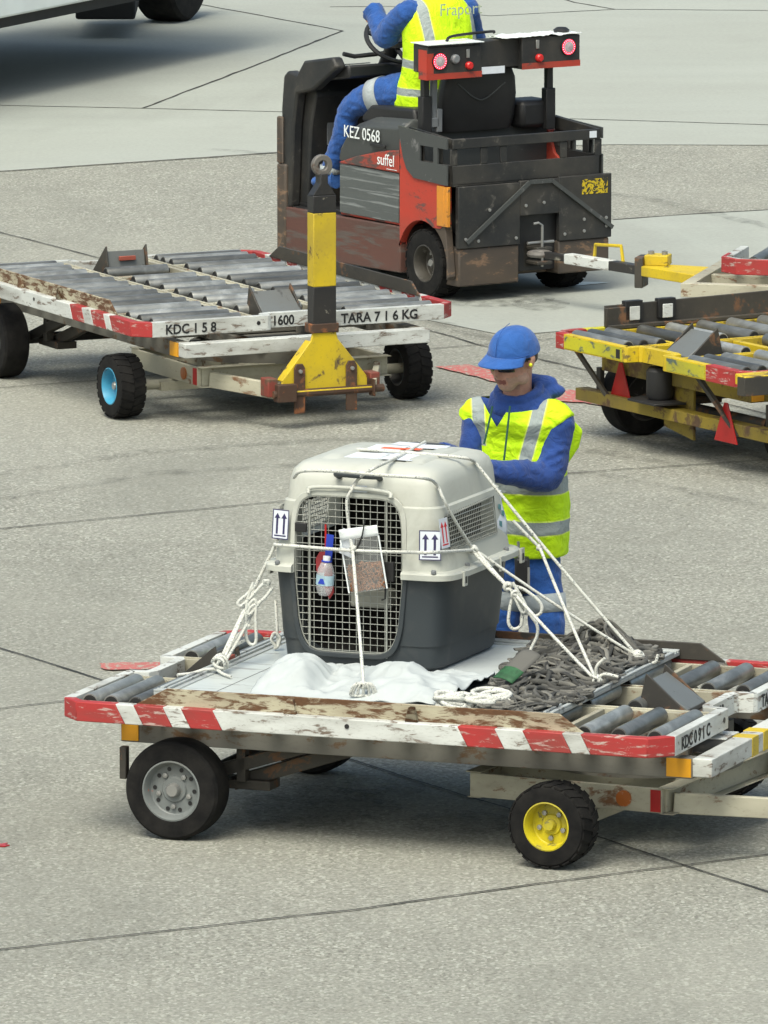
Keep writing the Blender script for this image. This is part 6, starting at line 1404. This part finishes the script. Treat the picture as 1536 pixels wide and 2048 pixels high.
M['vestb'] = vest_mat('hi_vis_back', [(1.335, 1.385), (1.165, 1.21)], [(-0.285, -0.31, 1.385, 1.85, 0.028), (0.045, 0.055, 1.385, 1.85, 0.026)])
me = b.mesh('hi_vis_vest'); vd = bpy.data.objects.new('hi_vis_vest', me); COL.objects.link(vd); vd.parent = PD; me.materials.append(M['vestb'])
q = vd.modifiers.new('s', 'SUBSURF'); q.levels = q.render_levels = 3; bake(vd)
for v in vd.data.vertices:
    c = v.co; d = Vector((c.x - che.x, c.y - che.y, 0)).normalized(); v.co += d * (noise.noise(Vector((c.x * 5, c.y * 5, c.z * 6))) * 0.010 + noise.noise(Vector((c.x * 13, c.y * 13, c.z * 9))) * 0.004)
vd.data.shade_smooth(); q = vd.modifiers.new('t', 'SOLIDIFY'); q.thickness = 0.003
M['grp'] = flat('grey_print', (0.36, 0.42, 0.30), 0.6)
text('Fraport', 'lettering', M['grp'], vd, (-0.245, 0.562, 1.655), (R(90), 0, 0), 0.105, 0.95, 0.0005)
b = MB()
b.loft([oval(hip + Vector((0, 0, 0.10)), Sx, Fy, 0.19, 0.14), oval(hip, Sx, Fy, 0.205, 0.16), oval(hip - Vector((0, 0, 0.07)), Sx, Fy, 0.20, 0.16)])
for h_, k_, a_ in ((-0.12, kn_l, an_l), (0.11, kn_r, an_r)):
    h0 = hip + Vector((h_, 0.05, 0.07)); tubev(b, [h0, h0.lerp(k_, 0.5) + Vector((0, 0, 0.025)), k_, k_.lerp(a_, 0.5) + Vector((0, -0.01, 0)), a_], [0.125, 0.108, 0.074, 0.066, 0.062], 18)
dt = fuse(b, 'trousers', M['workblue'], PD, 0.010, 3, 0.5, 0.008)
h0 = hip + Vector((-0.12, 0.05, 0.07)); c0 = h0.lerp(kn_l, 0.40) + Vector((0, 0, 0.022)); c1 = h0.lerp(kn_l, 0.60) + Vector((0, 0, 0.021)); legband(dt, c0, c1, 0.116)
legband(dt, an_l + Vector((0, -0.002, 0.02)), an_l + Vector((0, 0.0, -0.03)), 0.068)
for a_ in (an_l, an_r):
    mb = MB(); mb.tube(catmull([a_ + Vector((0, -0.06, -0.06)), a_ + Vector((0, 0.0, -0.06)), a_ + Vector((0, 0.09, -0.085)), a_ + Vector((0, 0.17, -0.10))], 4), [(0.06, 0.045)] * 5 + [(0.045, 0.048)] * 4 + [(0.033, 0.05)] * 3 + [(0.02, 0.035)], 14, up=(0, 0, 1)); mb.build('shoe', M['capblue'], PD, smooth=60)
b = MB(); b.ell(WD(0, -0.02, 0.035), (0.088, 0.108, 0.10), 20, 12, rot=MD.to_euler()); b.build('hair', M['hair'], PD, smooth=80)
